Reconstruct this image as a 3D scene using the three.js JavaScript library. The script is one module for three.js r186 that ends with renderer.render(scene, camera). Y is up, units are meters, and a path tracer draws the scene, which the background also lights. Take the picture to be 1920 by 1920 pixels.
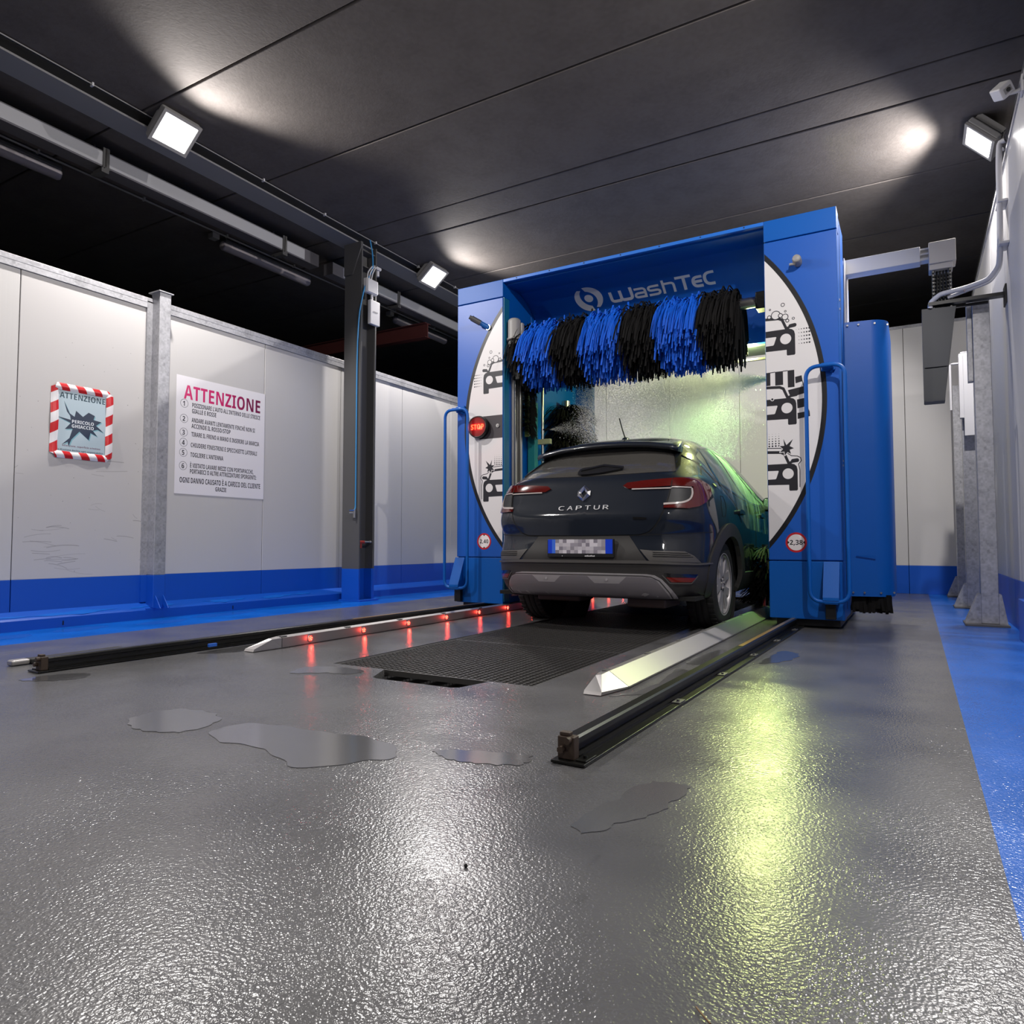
import * as THREE from 'three';
import { mergeGeometries, mergeVertices } from 'three/addons/utils/BufferGeometryUtils.js';
import { RoundedBoxGeometry } from 'three/addons/geometries/RoundedBoxGeometry.js';
import { TessellateModifier } from 'three/addons/modifiers/TessellateModifier.js';
import { TextGeometry } from 'three/addons/geometries/TextGeometry.js';
import { FontLoader } from 'three/addons/loaders/FontLoader.js';

// ---------------------------------------------------------------- camera, light levels, exposure
const scene = new THREE.Scene();
const camera = new THREE.PerspectiveCamera(72.55, 1, 0.05, 60);
camera.position.set(0, 0.70, 0);
camera.rotation.set(THREE.MathUtils.degToRad(2.67), THREE.MathUtils.degToRad(29.99), 0, 'YXZ');
scene.background = new THREE.Color(0x000000);
const renderer = new THREE.WebGLRenderer({ antialias: true });
renderer.shadowMap.enabled = true;
renderer.toneMapping = THREE.LinearToneMapping;
renderer.toneMappingExposure = 0.095;
const FLOOD = 330, FLOOD_COLOR = 0xfffaf6, YELLOW_LAMP = 150, GREEN_LAMP = 330, LOW_LAMP = 60;

// ---------------------------------------------------------------- helpers
const V = (x, y, z) => new THREE.Vector3(x, y, z);
let seed = 7;
const rnd = () => { seed = (seed * 1664525 + 1013904223) >>> 0; return seed / 4294967296; };
const rr = (a, b) => a + (b - a) * rnd();
const used = {};
const numbered = (n) => { used[n] = (used[n] ?? -1) + 1; return used[n] ? n + '_' + String(used[n]).padStart(3, '0') : n; };

function boxUV(g) {                                            // uv in metres across each face's main axis
  if (g.index) g = g.toNonIndexed();
  const p = g.attributes.position, uv = new Float32Array(p.count * 2), a = V(), b = V(), c = V();
  for (let i = 0; i < p.count; i += 3) {
    a.fromBufferAttribute(p, i); b.fromBufferAttribute(p, i + 1); c.fromBufferAttribute(p, i + 2);
    const n = b.clone().sub(a).cross(c.clone().sub(a)), ax = Math.abs(n.x), ay = Math.abs(n.y), az = Math.abs(n.z);
    [a, b, c].forEach((q, k) => {
      const [u, v] = ay >= ax && ay >= az ? [q.x, q.z] : ax >= az ? [q.z, q.y] : [q.x, q.y];
      uv[(i + k) * 2] = u; uv[(i + k) * 2 + 1] = v;
    });
  }
  g.setAttribute('uv', new THREE.BufferAttribute(uv, 2));
  return g;
}
const strip = (g) => { for (const k of Object.keys(g.attributes)) if (!['position', 'normal', 'uv'].includes(k)) g.deleteAttribute(k); return g; };
function join(list) {
  list = (Array.isArray(list) ? list : [list]).map((g) => strip(g.index ? g.toNonIndexed() : g));
  return list.length === 1 ? list[0] : mergeGeometries(list);
}
function mesh(name, geos, mat, parent = scene, keepUV = false) {
  let g = join(geos);
  if (!keepUV) g = boxUV(g);
  const m = new THREE.Mesh(g, mat);
  m.name = parent === scene ? numbered(name) : name;
  m.castShadow = m.receiveShadow = true;
  parent.add(m);
  return m;
}
function tag(o, label, category, group) { o.userData = { label, category }; if (group) o.userData.group = group; return o; }
function thing(name, label, category, pos = [0, 0, 0], group) {
  const o = new THREE.Group(); o.name = numbered(name); o.position.set(...pos); scene.add(o);
  return tag(o, label, category, group);
}
function structure(name) { const o = new THREE.Group(); o.name = name; o.userData = { kind: 'structure' }; scene.add(o); return o; }
function part(name, parent, pos = [0, 0, 0]) { const o = new THREE.Group(); o.name = name; o.position.set(...pos); parent.add(o); return o; }
const B = (w, h, d, x, y, z, r = 0) => {
  const g = r ? new RoundedBoxGeometry(w, h, d, 1, Math.min(r, w / 2.01, h / 2.01, d / 2.01)) : new THREE.BoxGeometry(w, h, d);
  g.translate(x, y, z); return g;
};
const BB = (x0, x1, y0, y1, z0, z1, r = 0) => B(Math.abs(x1 - x0), Math.abs(y1 - y0), Math.abs(z1 - z0), (x0 + x1) / 2, (y0 + y1) / 2, (z0 + z1) / 2, r);
function C(r, h, x, y, z, axis = 'y', seg = 20, r2 = r) {
  const g = new THREE.CylinderGeometry(r2, r, h, seg);
  if (axis === 'x') g.rotateZ(-Math.PI / 2);
  if (axis === 'z') g.rotateX(Math.PI / 2);
  g.translate(x, y, z); return g;
}
function tube(pts, r, n = 40, seg = 8, tension = 0.3) {
  return new THREE.TubeGeometry(new THREE.CatmullRomCurve3(pts.map((p) => V(...p)), false, 'catmullrom', tension), n, r, seg);
}
function loopTube(x0, x1, y0, y1, z, rc, r) {                  // closed bar with rounded corners in a plane of constant z
  const p = new THREE.CurvePath(), q = (x, y) => V(x, y, z);
  const L = (a, b) => p.add(new THREE.LineCurve3(a, b)), K = (a, b, c) => p.add(new THREE.QuadraticBezierCurve3(a, b, c));
  L(q(x0 + rc, y0), q(x1 - rc, y0)); K(q(x1 - rc, y0), q(x1, y0), q(x1, y0 + rc));
  L(q(x1, y0 + rc), q(x1, y1 - rc)); K(q(x1, y1 - rc), q(x1, y1), q(x1 - rc, y1));
  L(q(x1 - rc, y1), q(x0 + rc, y1)); K(q(x0 + rc, y1), q(x0, y1), q(x0, y1 - rc));
  L(q(x0, y1 - rc), q(x0, y0 + rc)); K(q(x0, y0 + rc), q(x0, y0), q(x0 + rc, y0));
  return new THREE.TubeGeometry(p, 240, r, 10, true);
}
function shape(pts, holes = []) {
  const s = new THREE.Shape(pts.map((p) => new THREE.Vector2(...p)));
  for (const h of holes) s.holes.push(new THREE.Path(h.map((p) => new THREE.Vector2(...p))));
  return s;
}
const extrude = (s, depth, bevel = 0) => new THREE.ExtrudeGeometry(s, { depth, bevelEnabled: bevel > 0, bevelSize: bevel, bevelThickness: bevel, bevelSegments: 1, curveSegments: 24 });
const lathe = (pts, seg = 48) => new THREE.LatheGeometry(pts.map((p) => new THREE.Vector2(...p)), seg);

// ---------------------------------------------------------------- textures
function lattice(n, s) { let q = s >>> 0; const a = new Float32Array(n * n); for (let i = 0; i < n * n; i++) { q = (q * 1664525 + 1013904223) >>> 0; a[i] = q / 4294967296; } return a; }
function tileNoise(cells, s) {                                 // value noise that repeats over the unit square
  const a = lattice(cells, s);
  return (u, v) => {
    const x = u * cells, y = v * cells, ix = Math.floor(x), iy = Math.floor(y), f = x - ix, g = y - iy, sf = f * f * (3 - 2 * f), sg = g * g * (3 - 2 * g);
    const at = (i, j) => a[((j % cells + cells) % cells) * cells + ((i % cells + cells) % cells)];
    return (at(ix, iy) * (1 - sf) + at(ix + 1, iy) * sf) * (1 - sg) + (at(ix, iy + 1) * (1 - sf) + at(ix + 1, iy + 1) * sf) * sg;
  };
}
function dataTex(size, metres, fn, srgb = false) {
  const d = new Uint8Array(size * size * 4);
  for (let y = 0; y < size; y++) for (let x = 0; x < size; x++) {
    const c = fn(x / size, y / size), i = (y * size + x) * 4, q = Array.isArray(c) ? c : [c, c, c];
    for (let k = 0; k < 3; k++) d[i + k] = Math.max(0, Math.min(255, q[k] * 255));
    d[i + 3] = 255;
  }
  const t = new THREE.DataTexture(d, size, size);
  t.wrapS = t.wrapT = THREE.RepeatWrapping; t.magFilter = THREE.LinearFilter; t.minFilter = THREE.LinearMipmapLinearFilter;
  t.repeat.set(1 / metres, 1 / metres); t.needsUpdate = true;
  if (srgb) t.colorSpace = THREE.SRGBColorSpace;
  return t;
}
function canvasTex(w, h, draw) {
  const c = document.createElement('canvas'); c.width = w; c.height = h;
  draw(c.getContext('2d'), w, h);
  const t = new THREE.CanvasTexture(c); t.colorSpace = THREE.SRGBColorSpace; t.anisotropy = 8;
  return t;
}
const n200 = tileNoise(470, 11), n500 = tileNoise(980, 12), n20 = tileNoise(20, 13), n7 = tileNoise(7, 14), n60 = tileNoise(60, 15), n120 = tileNoise(120, 16);
// the floor's grit: rounded grains of 5 to 10 mm under a film of water, worn flatter in patches
const gritTex = dataTex(2048, 2.3, (u, v) => {
  const flat = Math.min(1, Math.max(0.25, 0.2 + 1.2 * (n7(u, v) * 0.6 + n20(u, v) * 0.4)));
  return 0.5 + flat * ((n200(u, v) - 0.5) * 0.62 + (n500(u, v) - 0.5) * 0.38);
});
const floorTone = dataTex(512, 5.1, (u, v) => { const k = 0.84 + 0.2 * n20(u, v) + 0.12 * (n60(u, v) - 0.5) - (n120(u, v) > 0.93 ? 0.12 : 0); return [k, k, k * 0.99]; });
const wetness = dataTex(512, 5.1, (u, v) => 0.62 + 0.55 * (n20(u, v) * 0.5 + n7(u, v) * 0.5 - 0.35));
const paintPeel = dataTex(512, 0.6, (u, v) => 0.5 + (n200(u, v) - 0.5) * 0.8);
const zincTone = dataTex(512, 0.9, (u, v) => {
  const a = n20(u, v), b = n60(u * 1, v * 1), s = Math.floor((n60(u + 0.37, v) * 0.6 + n20(u, v + 0.2) * 0.4) * 9) / 9;
  const k = 0.62 + 0.3 * s + 0.12 * (b - 0.5) - (a > 0.78 ? 0.1 : 0); return [k, k * 1.0, k * 1.02];
});
const panelRibs = dataTex(256, 0.4, (u) => 0.5 + 0.5 * Math.pow(Math.abs(Math.sin(u * Math.PI * 10)), 0.4) * 0.5);
const concreteTone = dataTex(512, 3.7, (u, v) => { const k = 0.86 + 0.16 * n20(u, v) + 0.12 * (n120(u, v) - 0.5); return [k, k * 0.985, k * 0.97]; });
const concreteBump = dataTex(512, 1.3, (u, v) => 0.5 + 0.4 * (n120(u, v) - 0.5) + 0.3 * (n60(u, v) - 0.5));

// ---------------------------------------------------------------- materials
const M = (o) => new THREE.MeshStandardMaterial(o), P = (o) => new THREE.MeshPhysicalMaterial(o), lin = (r, g, b) => new THREE.Color().setRGB(r, g, b);
const greyFloor = P({ color: lin(0.112, 0.111, 0.115), map: floorTone, ior: 1.6, roughness: 0.32, roughnessMap: wetness, bumpMap: gritTex, bumpScale: 0.0014 });
const blueFloor = P({ color: lin(0.003, 0.13, 0.60), map: floorTone, ior: 1.55, roughness: 0.32, roughnessMap: wetness, bumpMap: gritTex, bumpScale: 0.0013 });
const stillWater = P({ color: lin(0.112, 0.111, 0.115), roughness: 0.16, ior: 1.6, clearcoat: 1, clearcoatRoughness: 0.12 });
const stillWaterBlue = P({ color: lin(0.003, 0.13, 0.60), roughness: 0.26, ior: 1.6, clearcoat: 1, clearcoatRoughness: 0.26 });
const wallWhite = M({ color: lin(0.60, 0.585, 0.575), roughness: 0.42, bumpMap: panelRibs, bumpScale: 0.0006 });
const wallBlue = M({ color: lin(0.004, 0.085, 0.50), roughness: 0.38, bumpMap: paintPeel, bumpScale: 0.0005 });
const zinc = M({ color: lin(0.56, 0.56, 0.58), map: zincTone, roughness: 0.42, metalness: 0.4 });
const concrete = P({ color: lin(0.125, 0.113, 0.107), map: concreteTone, roughness: 0.9, specularIntensity: 0.25, bumpMap: concreteBump, bumpScale: 0.001 });
const darkSteel = M({ color: lin(0.035, 0.035, 0.035), roughness: 0.5, metalness: 0.3 });
const greySteel = M({ color: lin(0.10, 0.098, 0.098), roughness: 0.5, metalness: 0.2 });
const blackPaint = M({ color: lin(0.008, 0.008, 0.009), roughness: 0.4 });
const rubber = M({ color: lin(0.012, 0.012, 0.012), roughness: 0.75 });
const gantryBlue = P({ color: lin(0.001, 0.095, 0.42), specularIntensity: 0.6, roughness: 0.42, bumpMap: paintPeel, bumpScale: 0.0005 });
const headerBlue = gantryBlue;
const whitePaint = M({ color: lin(0.62, 0.61, 0.62), roughness: 0.4 });
const plasticWhite = M({ color: lin(0.66, 0.65, 0.66), roughness: 0.45 });
const greyPlastic = M({ color: lin(0.30, 0.29, 0.28), roughness: 0.5 });
const steel = M({ color: lin(0.55, 0.54, 0.53), roughness: 0.28, metalness: 0.95 });
const stainless = M({ color: lin(0.48, 0.46, 0.455), roughness: 0.42, metalness: 0.88, bumpMap: paintPeel, bumpScale: 0.0003 });
const railBlack = M({ color: lin(0.010, 0.010, 0.009), roughness: 0.28, metalness: 0.2 });
const railTop = M({ color: lin(0.62, 0.40, 0.17), roughness: 0.3, metalness: 0.8 });
const darkHall = M({ color: lin(0.03, 0.027, 0.025), roughness: 0.8 });
const pitBlack = M({ color: lin(0.006, 0.006, 0.006), roughness: 0.9 });
const rust = M({ color: lin(0.20, 0.06, 0.02), roughness: 0.8 });
const redSteel = M({ color: lin(0.10, 0.025, 0.022), roughness: 0.6 });
const lampGlow = M({ color: 0xffffff, emissive: 0xffffff, emissiveIntensity: 60 });
const endStop = M({ color: lin(0.045, 0.028, 0.018), roughness: 0.6 });
const ledRed = M({ color: lin(0.5, 0.02, 0.01), emissive: lin(1, 0.03, 0.02), emissiveIntensity: 14 });
const ledCore = M({ color: lin(0.6, 0.1, 0.05), emissive: lin(1, 0.20, 0.12), emissiveIntensity: 45 });

// ---------------------------------------------------------------- light fittings
function spot(parent, pos, target, candela, color, angle, penumbra, soft) {
  const l = new THREE.SpotLight(color, candela, 0, angle, penumbra, 2);
  l.position.set(...pos); l.target.position.set(...target); l.castShadow = true; l.shadow.radius = soft; l.shadow.mapSize.set(1024, 1024);
  l.name = 'lamp_light'; parent.add(l, l.target); return l;
}
function floodlight(x, y, z, side, label, group, tilt = 0.88, cone = 1.38, power = 1) {  // side: +1 throws towards +x, -1 towards -x; tilted 60 degrees below the level
  const t = thing('floodlight', label, 'floodlight', [x, y, z], group), body = part('housing', t);
  body.scale.setScalar(1.4); body.rotation.z = side > 0 ? -tilt : tilt;     // local x is the throw for +1
  const s = side;
  const fins = []; for (let i = 0; i < 7; i++) fins.push(BB(-s * 0.10, -s * 0.05, -0.10, 0.10, -0.11 + i * 0.036, -0.104 + i * 0.036));
  mesh('heat_sink', [BB(-s * 0.055, -s * 0.012, -0.115, 0.115, -0.135, 0.135, 0.012), ...fins], greyPlastic, body);
  for (const g of [BB(-s * 0.012, s * 0.006, 0.095, 0.115, -0.135, 0.135), BB(-s * 0.012, s * 0.006, -0.115, -0.095, -0.135, 0.135), BB(-s * 0.012, s * 0.006, -0.095, 0.095, 0.115, 0.135), BB(-s * 0.012, s * 0.006, -0.095, 0.095, -0.135, -0.115)]) mesh('bezel', g, greyPlastic, body);
  mesh('lamp_face', BB(-s * 0.012, -s * 0.004, -0.095, 0.095, -0.115, 0.115), lampGlow, body);
  mesh('bracket', [BB(-s * 0.18, -s * 0.04, -0.006, 0.006, -0.15, -0.14), BB(-s * 0.18, -s * 0.04, -0.006, 0.006, 0.14, 0.15), BB(-s * 0.186, -s * 0.178, -0.03, 0.03, -0.15, 0.15)], greySteel, t);
  const d = [s * Math.cos(tilt), -Math.sin(tilt)];
  spot(t, [d[0] * 0.045, d[1] * 0.045, 0], [d[0], d[1], 0], FLOOD * power, FLOOD_COLOR, cone, 0.18, 2);
  return t;
}

// ---------------------------------------------------------------- the hall: ceiling, floor, walls
const CEIL = 4.62, BACK = -11.5, LEFT = -6.38, RIGHT = 0.72;
const ceiling = structure('ceiling');
{
  const joints = [4.9, 3.48, 2.0, 0.58, -0.83, -2.24, -3.65, -5.06, -6.48, -6.97, -8.39, -9.8, -11.21, -12.62, -14.03, -15.44, -16.85, -18.3];
  for (let i = 0; i + 1 < joints.length; i++) mesh('plank', BB(-14.4, 1.15, CEIL + (i === 8 ? 0.004 : 0), CEIL + 0.2, joints[i + 1] + 0.009, joints[i] - 0.009, 0.012), concrete, ceiling);
  mesh('roof_deck', BB(-14.4, 1.15, CEIL + 0.2, CEIL + 0.3, -18.4, 5), darkHall, ceiling);
}
const floor = structure('floor');
const PIT = [-2.99, -1.65, -3.07, -9.6], SLOT = [[-2.60, -3.07], [-2.50, -2.86], [-2.46, -2.84], [-1.99, -2.84], [-1.95, -2.86], [-1.90, -3.07]];
{
  const s = shape([[-5.5, 3.2], [0.15, 3.2], [0.15, -11.5], [-5.5, -11.5]].map(([x, z]) => [x, -z]),
    [[[PIT[0], PIT[2]], ...SLOT, [PIT[1], PIT[2]], [PIT[1], PIT[3]], [PIT[0], PIT[3]]].map(([x, z]) => [x, -z])]);
  const slab = (sh, t) => { const g = extrude(sh, t); g.rotateX(-Math.PI / 2); g.translate(0, -t, 0); return g; };
  mesh('floor_slab', slab(s, 0.35), greyFloor, floor);
  mesh('painted_strip', BB(0.15, 0.9, -0.35, 0, -11.5, 3.2), blueFloor, floor);
  mesh('painted_strip', BB(-6.5, -5.5, -0.35, 0, -11.5, 3.2), blueFloor, floor);
  mesh('pit_floor', BB(-3.2, -1.4, -0.7, -0.36, -9.8, -2.6), pitBlack, floor);
  mesh('outer_slab', [BB(-14.4, -6.5, -0.35, 0, -18.4, 5), BB(-6.5, 1.1, -0.35, 0, -18.4, -11.5), BB(-6.5, 1.1, -0.35, 0, 3.2, 5)], darkHall, floor);
}
// left wall: sandwich panels 1.25 m wide, blue below, on a painted plinth
const scuffed = canvasTex(512, 1024, (c, w, h) => {            // marks copied from the panel between the frame's edge and the zinc post
  c.fillStyle = '#cbc8c7'; c.fillRect(0, 0, w, h);
  const X = (z) => ((z + 4.11) / 1.215) * w, Y = (y) => h - ((y - 0.41) / 2.66) * h;
  c.strokeStyle = 'rgba(95,92,92,0.5)'; c.lineWidth = 1.3;
  const arc = (z0, y0, z1, y1, b) => { c.beginPath(); c.moveTo(X(z0), Y(y0)); c.quadraticCurveTo(X((z0 + z1) / 2), Y((y0 + y1) / 2 + b), X(z1), Y(y1)); c.stroke(); };
  let q = 91; const r = () => ((q = (q * 16807) % 2147483647) / 2147483647);
  for (const [z, y, n, l] of [[-3.05, 0.78, 7, 0.16], [-3.1, 0.62, 9, 0.2], [-3.25, 0.52, 6, 0.16], [-3.55, 1.4, 3, 0.22], [-3.5, 1.05, 3, 0.1], [-3.7, 0.8, 3, 0.12], [-2.93, 1.3, 3, 0.05], [-3.9, 0.95, 2, 0.1]])
    for (let i = 0; i < n; i++) { const a = z + (r() - 0.5) * 0.2, b = y + (r() - 0.5) * 0.14, k = l * (0.4 + r()); c.lineWidth = 0.6 + r() * 1.2; arc(a, b, a - k, b + (r() - 0.6) * 0.08, (r() - 0.5) * 0.05); }
  c.fillStyle = 'rgba(60,58,60,0.7)'; for (let i = 0; i < 40; i++) c.fillRect(r() * w, h * (0.2 + r() * 0.8), 1 + r() * 2, 1 + r());
});
const wallScuffed = M({ color: lin(0.97, 0.97, 0.97), map: scuffed, roughness: 0.42 });
const wallLeft = structure('wall_left');
{
  const cuts = [3.2, 2.1, 0.85, -0.4, -1.65, -2.895, -4.11, -5.413, -6.63, -7.88, -9.1, -10.3, -11.5];
  for (let i = 0; i + 1 < cuts.length; i++) {
    const [a, b] = [cuts[i + 1] + 0.003, cuts[i] - 0.003];
    if (cuts[i] === -2.895) {
      const p = mesh('panel', BB(LEFT - 0.08, LEFT, 0.41, 3.04, a, b, 0.004), wallScuffed, wallLeft), q = p.geometry.attributes, n = q.uv.count;
      for (let k = 0; k < n; k++) q.uv.setXY(k, (q.position.getZ(k) + 4.11) / 1.215, (q.position.getY(k) - 0.41) / 2.66);
    } else mesh('panel', BB(LEFT - 0.08, LEFT, 0.41, 3.04, a, b, 0.004), wallWhite, wallLeft);
    mesh('painted_band', BB(LEFT - 0.08, LEFT + 0.001, 0.12, 0.41, a, b, 0.003), wallBlue, wallLeft);
  }
  mesh('cap_channel', [BB(LEFT - 0.095, LEFT + 0.02, 3.035, 3.085, -11.5, 3.2, 0.004), BB(LEFT + 0.008, LEFT + 0.018, 2.985, 3.04, -11.5, 3.2)], zinc, wallLeft);
  const pl = extrude(shape([[LEFT - 0.1, 0], [-6.27, 0], [-6.265, 0.085], [-6.28, 0.1], [LEFT - 0.002, 0.15], [LEFT - 0.1, 0.15]]), 14.7);
  pl.translate(0, 0, -11.5);
  mesh('plinth', pl, wallBlue, wallLeft);
  for (const z of [-3.25, -4.95]) mesh('plinth_joint', BB(-6.268, -6.2625, 0.02, 0.055, z - 0.004, z + 0.004), blackPaint, wallLeft);
}
const wallRight = structure('wall_right');
{
  const cuts = [3.2, 2.0, 0.85, -0.3, -1.45, -2.6, -3.75, -4.9, -6.05, -7.2, -8.35, -9.5, -10.65, -11.5];
  for (let i = 0; i + 1 < cuts.length; i++) {
    const [a, b] = [cuts[i + 1] + 0.003, cuts[i] - 0.003];
    mesh('panel', BB(RIGHT, RIGHT + 0.08, 0.41, 3.88, a, b, 0.004), wallWhite, wallRight);
    mesh('painted_band', BB(RIGHT - 0.001, RIGHT + 0.08, 0, 0.41, a, b, 0.003), wallBlue, wallRight);
  }
  mesh('cap_channel', BB(RIGHT - 0.01, RIGHT + 0.09, 3.875, 3.91, -11.5, 3.2), zinc, wallRight);
  mesh('plinth', BB(0.655, RIGHT + 0.05, 0, 0.30, -6.4, 3.2, 0.006), wallBlue, wallRight);
  mesh('upper_wall', BB(0.90, 1.1, 0, CEIL, -18.4, 5), darkHall, wallRight);
  mesh('ceiling_angle', [BB(0.855, 0.875, CEIL - 0.03, CEIL, -18, 4), BB(0.875, 0.9, CEIL - 0.012, CEIL, -18, 4)], greySteel, wallRight);
}
const wallBack = structure('wall_back');
{
  const cuts = [0.72, -0.083, -1.24, -2.4, -3.55, -4.7, -5.24];
  for (let i = 0; i + 1 < cuts.length; i++) {
    const [a, b] = [cuts[i + 1] + 0.003, cuts[i] - 0.003];
    mesh('panel', BB(a, b, 0.40, 3.84, BACK - 0.08, BACK, 0.004), wallWhite, wallBack);
    mesh('painted_band', BB(a, b, 0, 0.40, BACK - 0.08, BACK + 0.001, 0.003), wallBlue, wallBack);
  }
  mesh('cap_channel', BB(-5.24, 0.72, 3.835, 3.875, BACK - 0.09, BACK + 0.01), zinc, wallBack);
}
{
  const w = structure('wall_hall');
  mesh('wall_slab', [BB(-14.6, -14.4, 0, CEIL, -18.4, 5), BB(-14.4, 1.1, 0, CEIL, -18.6, -18.4)], darkHall, w);
  const f = structure('wall_front');
  mesh('wall_slab', BB(-14.4, 1.1, 0, CEIL, 5, 5.2), darkHall, f);
}

// ---------------------------------------------------------------- steel frame of the building
{
  const b = thing('steel_beam', 'dark steel ceiling beam running the length of the bay above the left wall', 'beam');
  mesh('web', BB(-6.14, -6.12, 4.52, CEIL - 0.015, -18, 4.5), greySteel, b);
  mesh('bottom_flange', BB(-6.27, -5.985, 4.50, 4.518, -18, 4.5), M({ color: lin(0.24, 0.235, 0.235), roughness: 0.5 }), b);
  mesh('top_flange', BB(-6.27, -5.985, CEIL - 0.016, CEIL, -18, 4.5), greySteel, b);
  const c = thing('conduit', 'thin clipped cable conduit along the edge of the ceiling beam', 'conduit');
  mesh('pipe', tube([[-5.965, CEIL - 0.012, 4], [-5.968, CEIL - 0.02, -1.2], [-5.965, CEIL - 0.012, -3], [-5.968, CEIL - 0.018, -6], [-5.965, CEIL - 0.012, -9], [-5.966, CEIL - 0.02, -14]], 0.006, 60, 6), greyPlastic, c);
  for (let z = -0.5; z > -11; z -= 0.9) mesh('clip', BB(-5.985, -5.95, CEIL - 0.03, CEIL, z - 0.008, z + 0.008), plasticWhite, c);
  const p = thing('steel_column', 'dark steel column before the left wall with a blue painted foot', 'column', [-6.06, 0, -6.635]);
  const ish = shape([[-0.14, -0.14], [0.14, -0.14], [0.14, -0.12], [0.007, -0.12], [0.007, 0.12], [0.14, 0.12], [0.14, 0.14], [-0.14, 0.14], [-0.14, 0.12], [-0.007, 0.12], [-0.007, -0.12], [-0.14, -0.12]]);
  const col = (y0, y1) => { const g = extrude(ish, y1 - y0); g.rotateX(-Math.PI / 2); g.translate(0, y0, 0); return g; };
  mesh('shaft', col(0.40, 4.5), greySteel, p);
  mesh('painted_foot', [col(0.02, 0.40), BB(-0.05, 0.137, 0.02, 0.40, -0.1395, -0.1)], wallBlue, p);
  mesh('base_plate', BB(-0.16, 0.19, 0, 0.02, -0.17, 0.17), wallBlue, p);
  mesh('haunch', (() => { const g = extrude(shape([[-0.14, 4.5], [0.14, 4.5], [0.14, 4.42], [0, 4.1], [-0.14, 4.1]]), 0.016); g.translate(0, 0, 0.142); return g; })(), greySteel, p);
  mesh('stiffener', [BB(-0.13, 0.13, 4.40, 4.415, -0.12, 0.12), BB(-0.13, 0.13, 4.2, 4.215, -0.12, 0.12)], greySteel, p);
}
// junction boxes, cable and wires on the column
{
  const j = thing('junction_box', 'small white cable box at the top of the steel column', 'cable box', [-5.915, 3.86, -6.62]);
  mesh('box', BB(0, 0.06, 0, 0.18, -0.10, 0.10, 0.008), plasticWhite, j);
  mesh('lid', BB(0.06, 0.075, 0.006, 0.174, -0.094, 0.094, 0.006), plasticWhite, j);
  for (let i = 0; i < 3; i++) mesh('wire', tube([[0.03, 0.17, 0.06 - i * 0.035], [0.03, 0.27, 0.045 - i * 0.04], [0.02, 0.37, -0.04 - i * 0.03], [-0.02, 0.40, -0.13 - i * 0.02], [-0.08, 0.39, -0.19 - i * 0.01]], 0.009, 24, 6), plasticWhite, j);
  mesh('conduit_end', [C(0.022, 0.12, -0.03, 0.41, -0.19, 'z', 14), C(0.022, 0.08, -0.06, 0.36, -0.235, 'y', 14)], plasticWhite, j);
  const k = thing('junction_box', 'tall white switch cover hanging below the cable box on the column', 'cover', [-5.915, 3.48, -6.68]);
  mesh('cover', BB(0, 0.05, 0, 0.31, -0.10, 0.075, 0.008), plasticWhite, k);
  mesh('pipe', C(0.016, 0.08, 0.025, 0.345, 0.03, 'y', 12), plasticWhite, k);
  mesh('label_plate', BB(0.05, 0.052, 0.16, 0.172, -0.06, 0.02), greyPlastic, k);
  const cable = mesh('hanging_cable', tube([[-5.90, 4.56, -6.62], [-5.895, 4.40, -6.66], [-5.89, 4.2, -6.66], [-5.89, 3.92, -6.52], [-5.93, 3.6, -6.475], [-5.955, 3.3, -6.475], [-5.965, 2.85, -6.475], [-5.965, 1.8, -6.475], [-5.965, 1.19, -6.475], [-5.96, 1.12, -6.45]], 0.009, 90, 8), M({ color: lin(0.03, 0.25, 0.55), roughness: 0.35 }));
  tag(cable, 'thin blue air hose hanging down the steel column', 'hose');
  const v = thing('hose_valve', 'small brass hose valve with a blue lever at the lower end of the blue hose', 'valve', [-5.96, 1.08, -6.45]);
  mesh('body', [C(0.014, 0.10, 0, 0, 0, 'y', 12), C(0.012, 0.06, -0.03, 0.01, 0.015, 'x', 12), C(0.018, 0.03, 0, 0.03, 0, 'y', 6)], steel, v);
  mesh('lever', B(0.07, 0.012, 0.016, -0.02, 0.04, 0.02, 0.004), M({ color: lin(0.01, 0.12, 0.5), roughness: 0.4 }), v);
  const g = thing('hose_coupling', 'red tipped hose gun resting in the web of the steel column', 'hose gun', [-5.93, 0.70, -6.64]);
  mesh('grip', [C(0.02, 0.10, -0.02, 0.03, 0.07, 'z', 12), C(0.014, 0.09, -0.02, 0, 0.08, 'y', 12)], M({ color: lin(0.35, 0.03, 0.02), roughness: 0.4 }), g);
  mesh('tip', [C(0.012, 0.12, -0.01, 0.035, -0.03, 'z', 12), C(0.018, 0.03, -0.01, 0.035, -0.07, 'z', 10)], steel, g);
}
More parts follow.
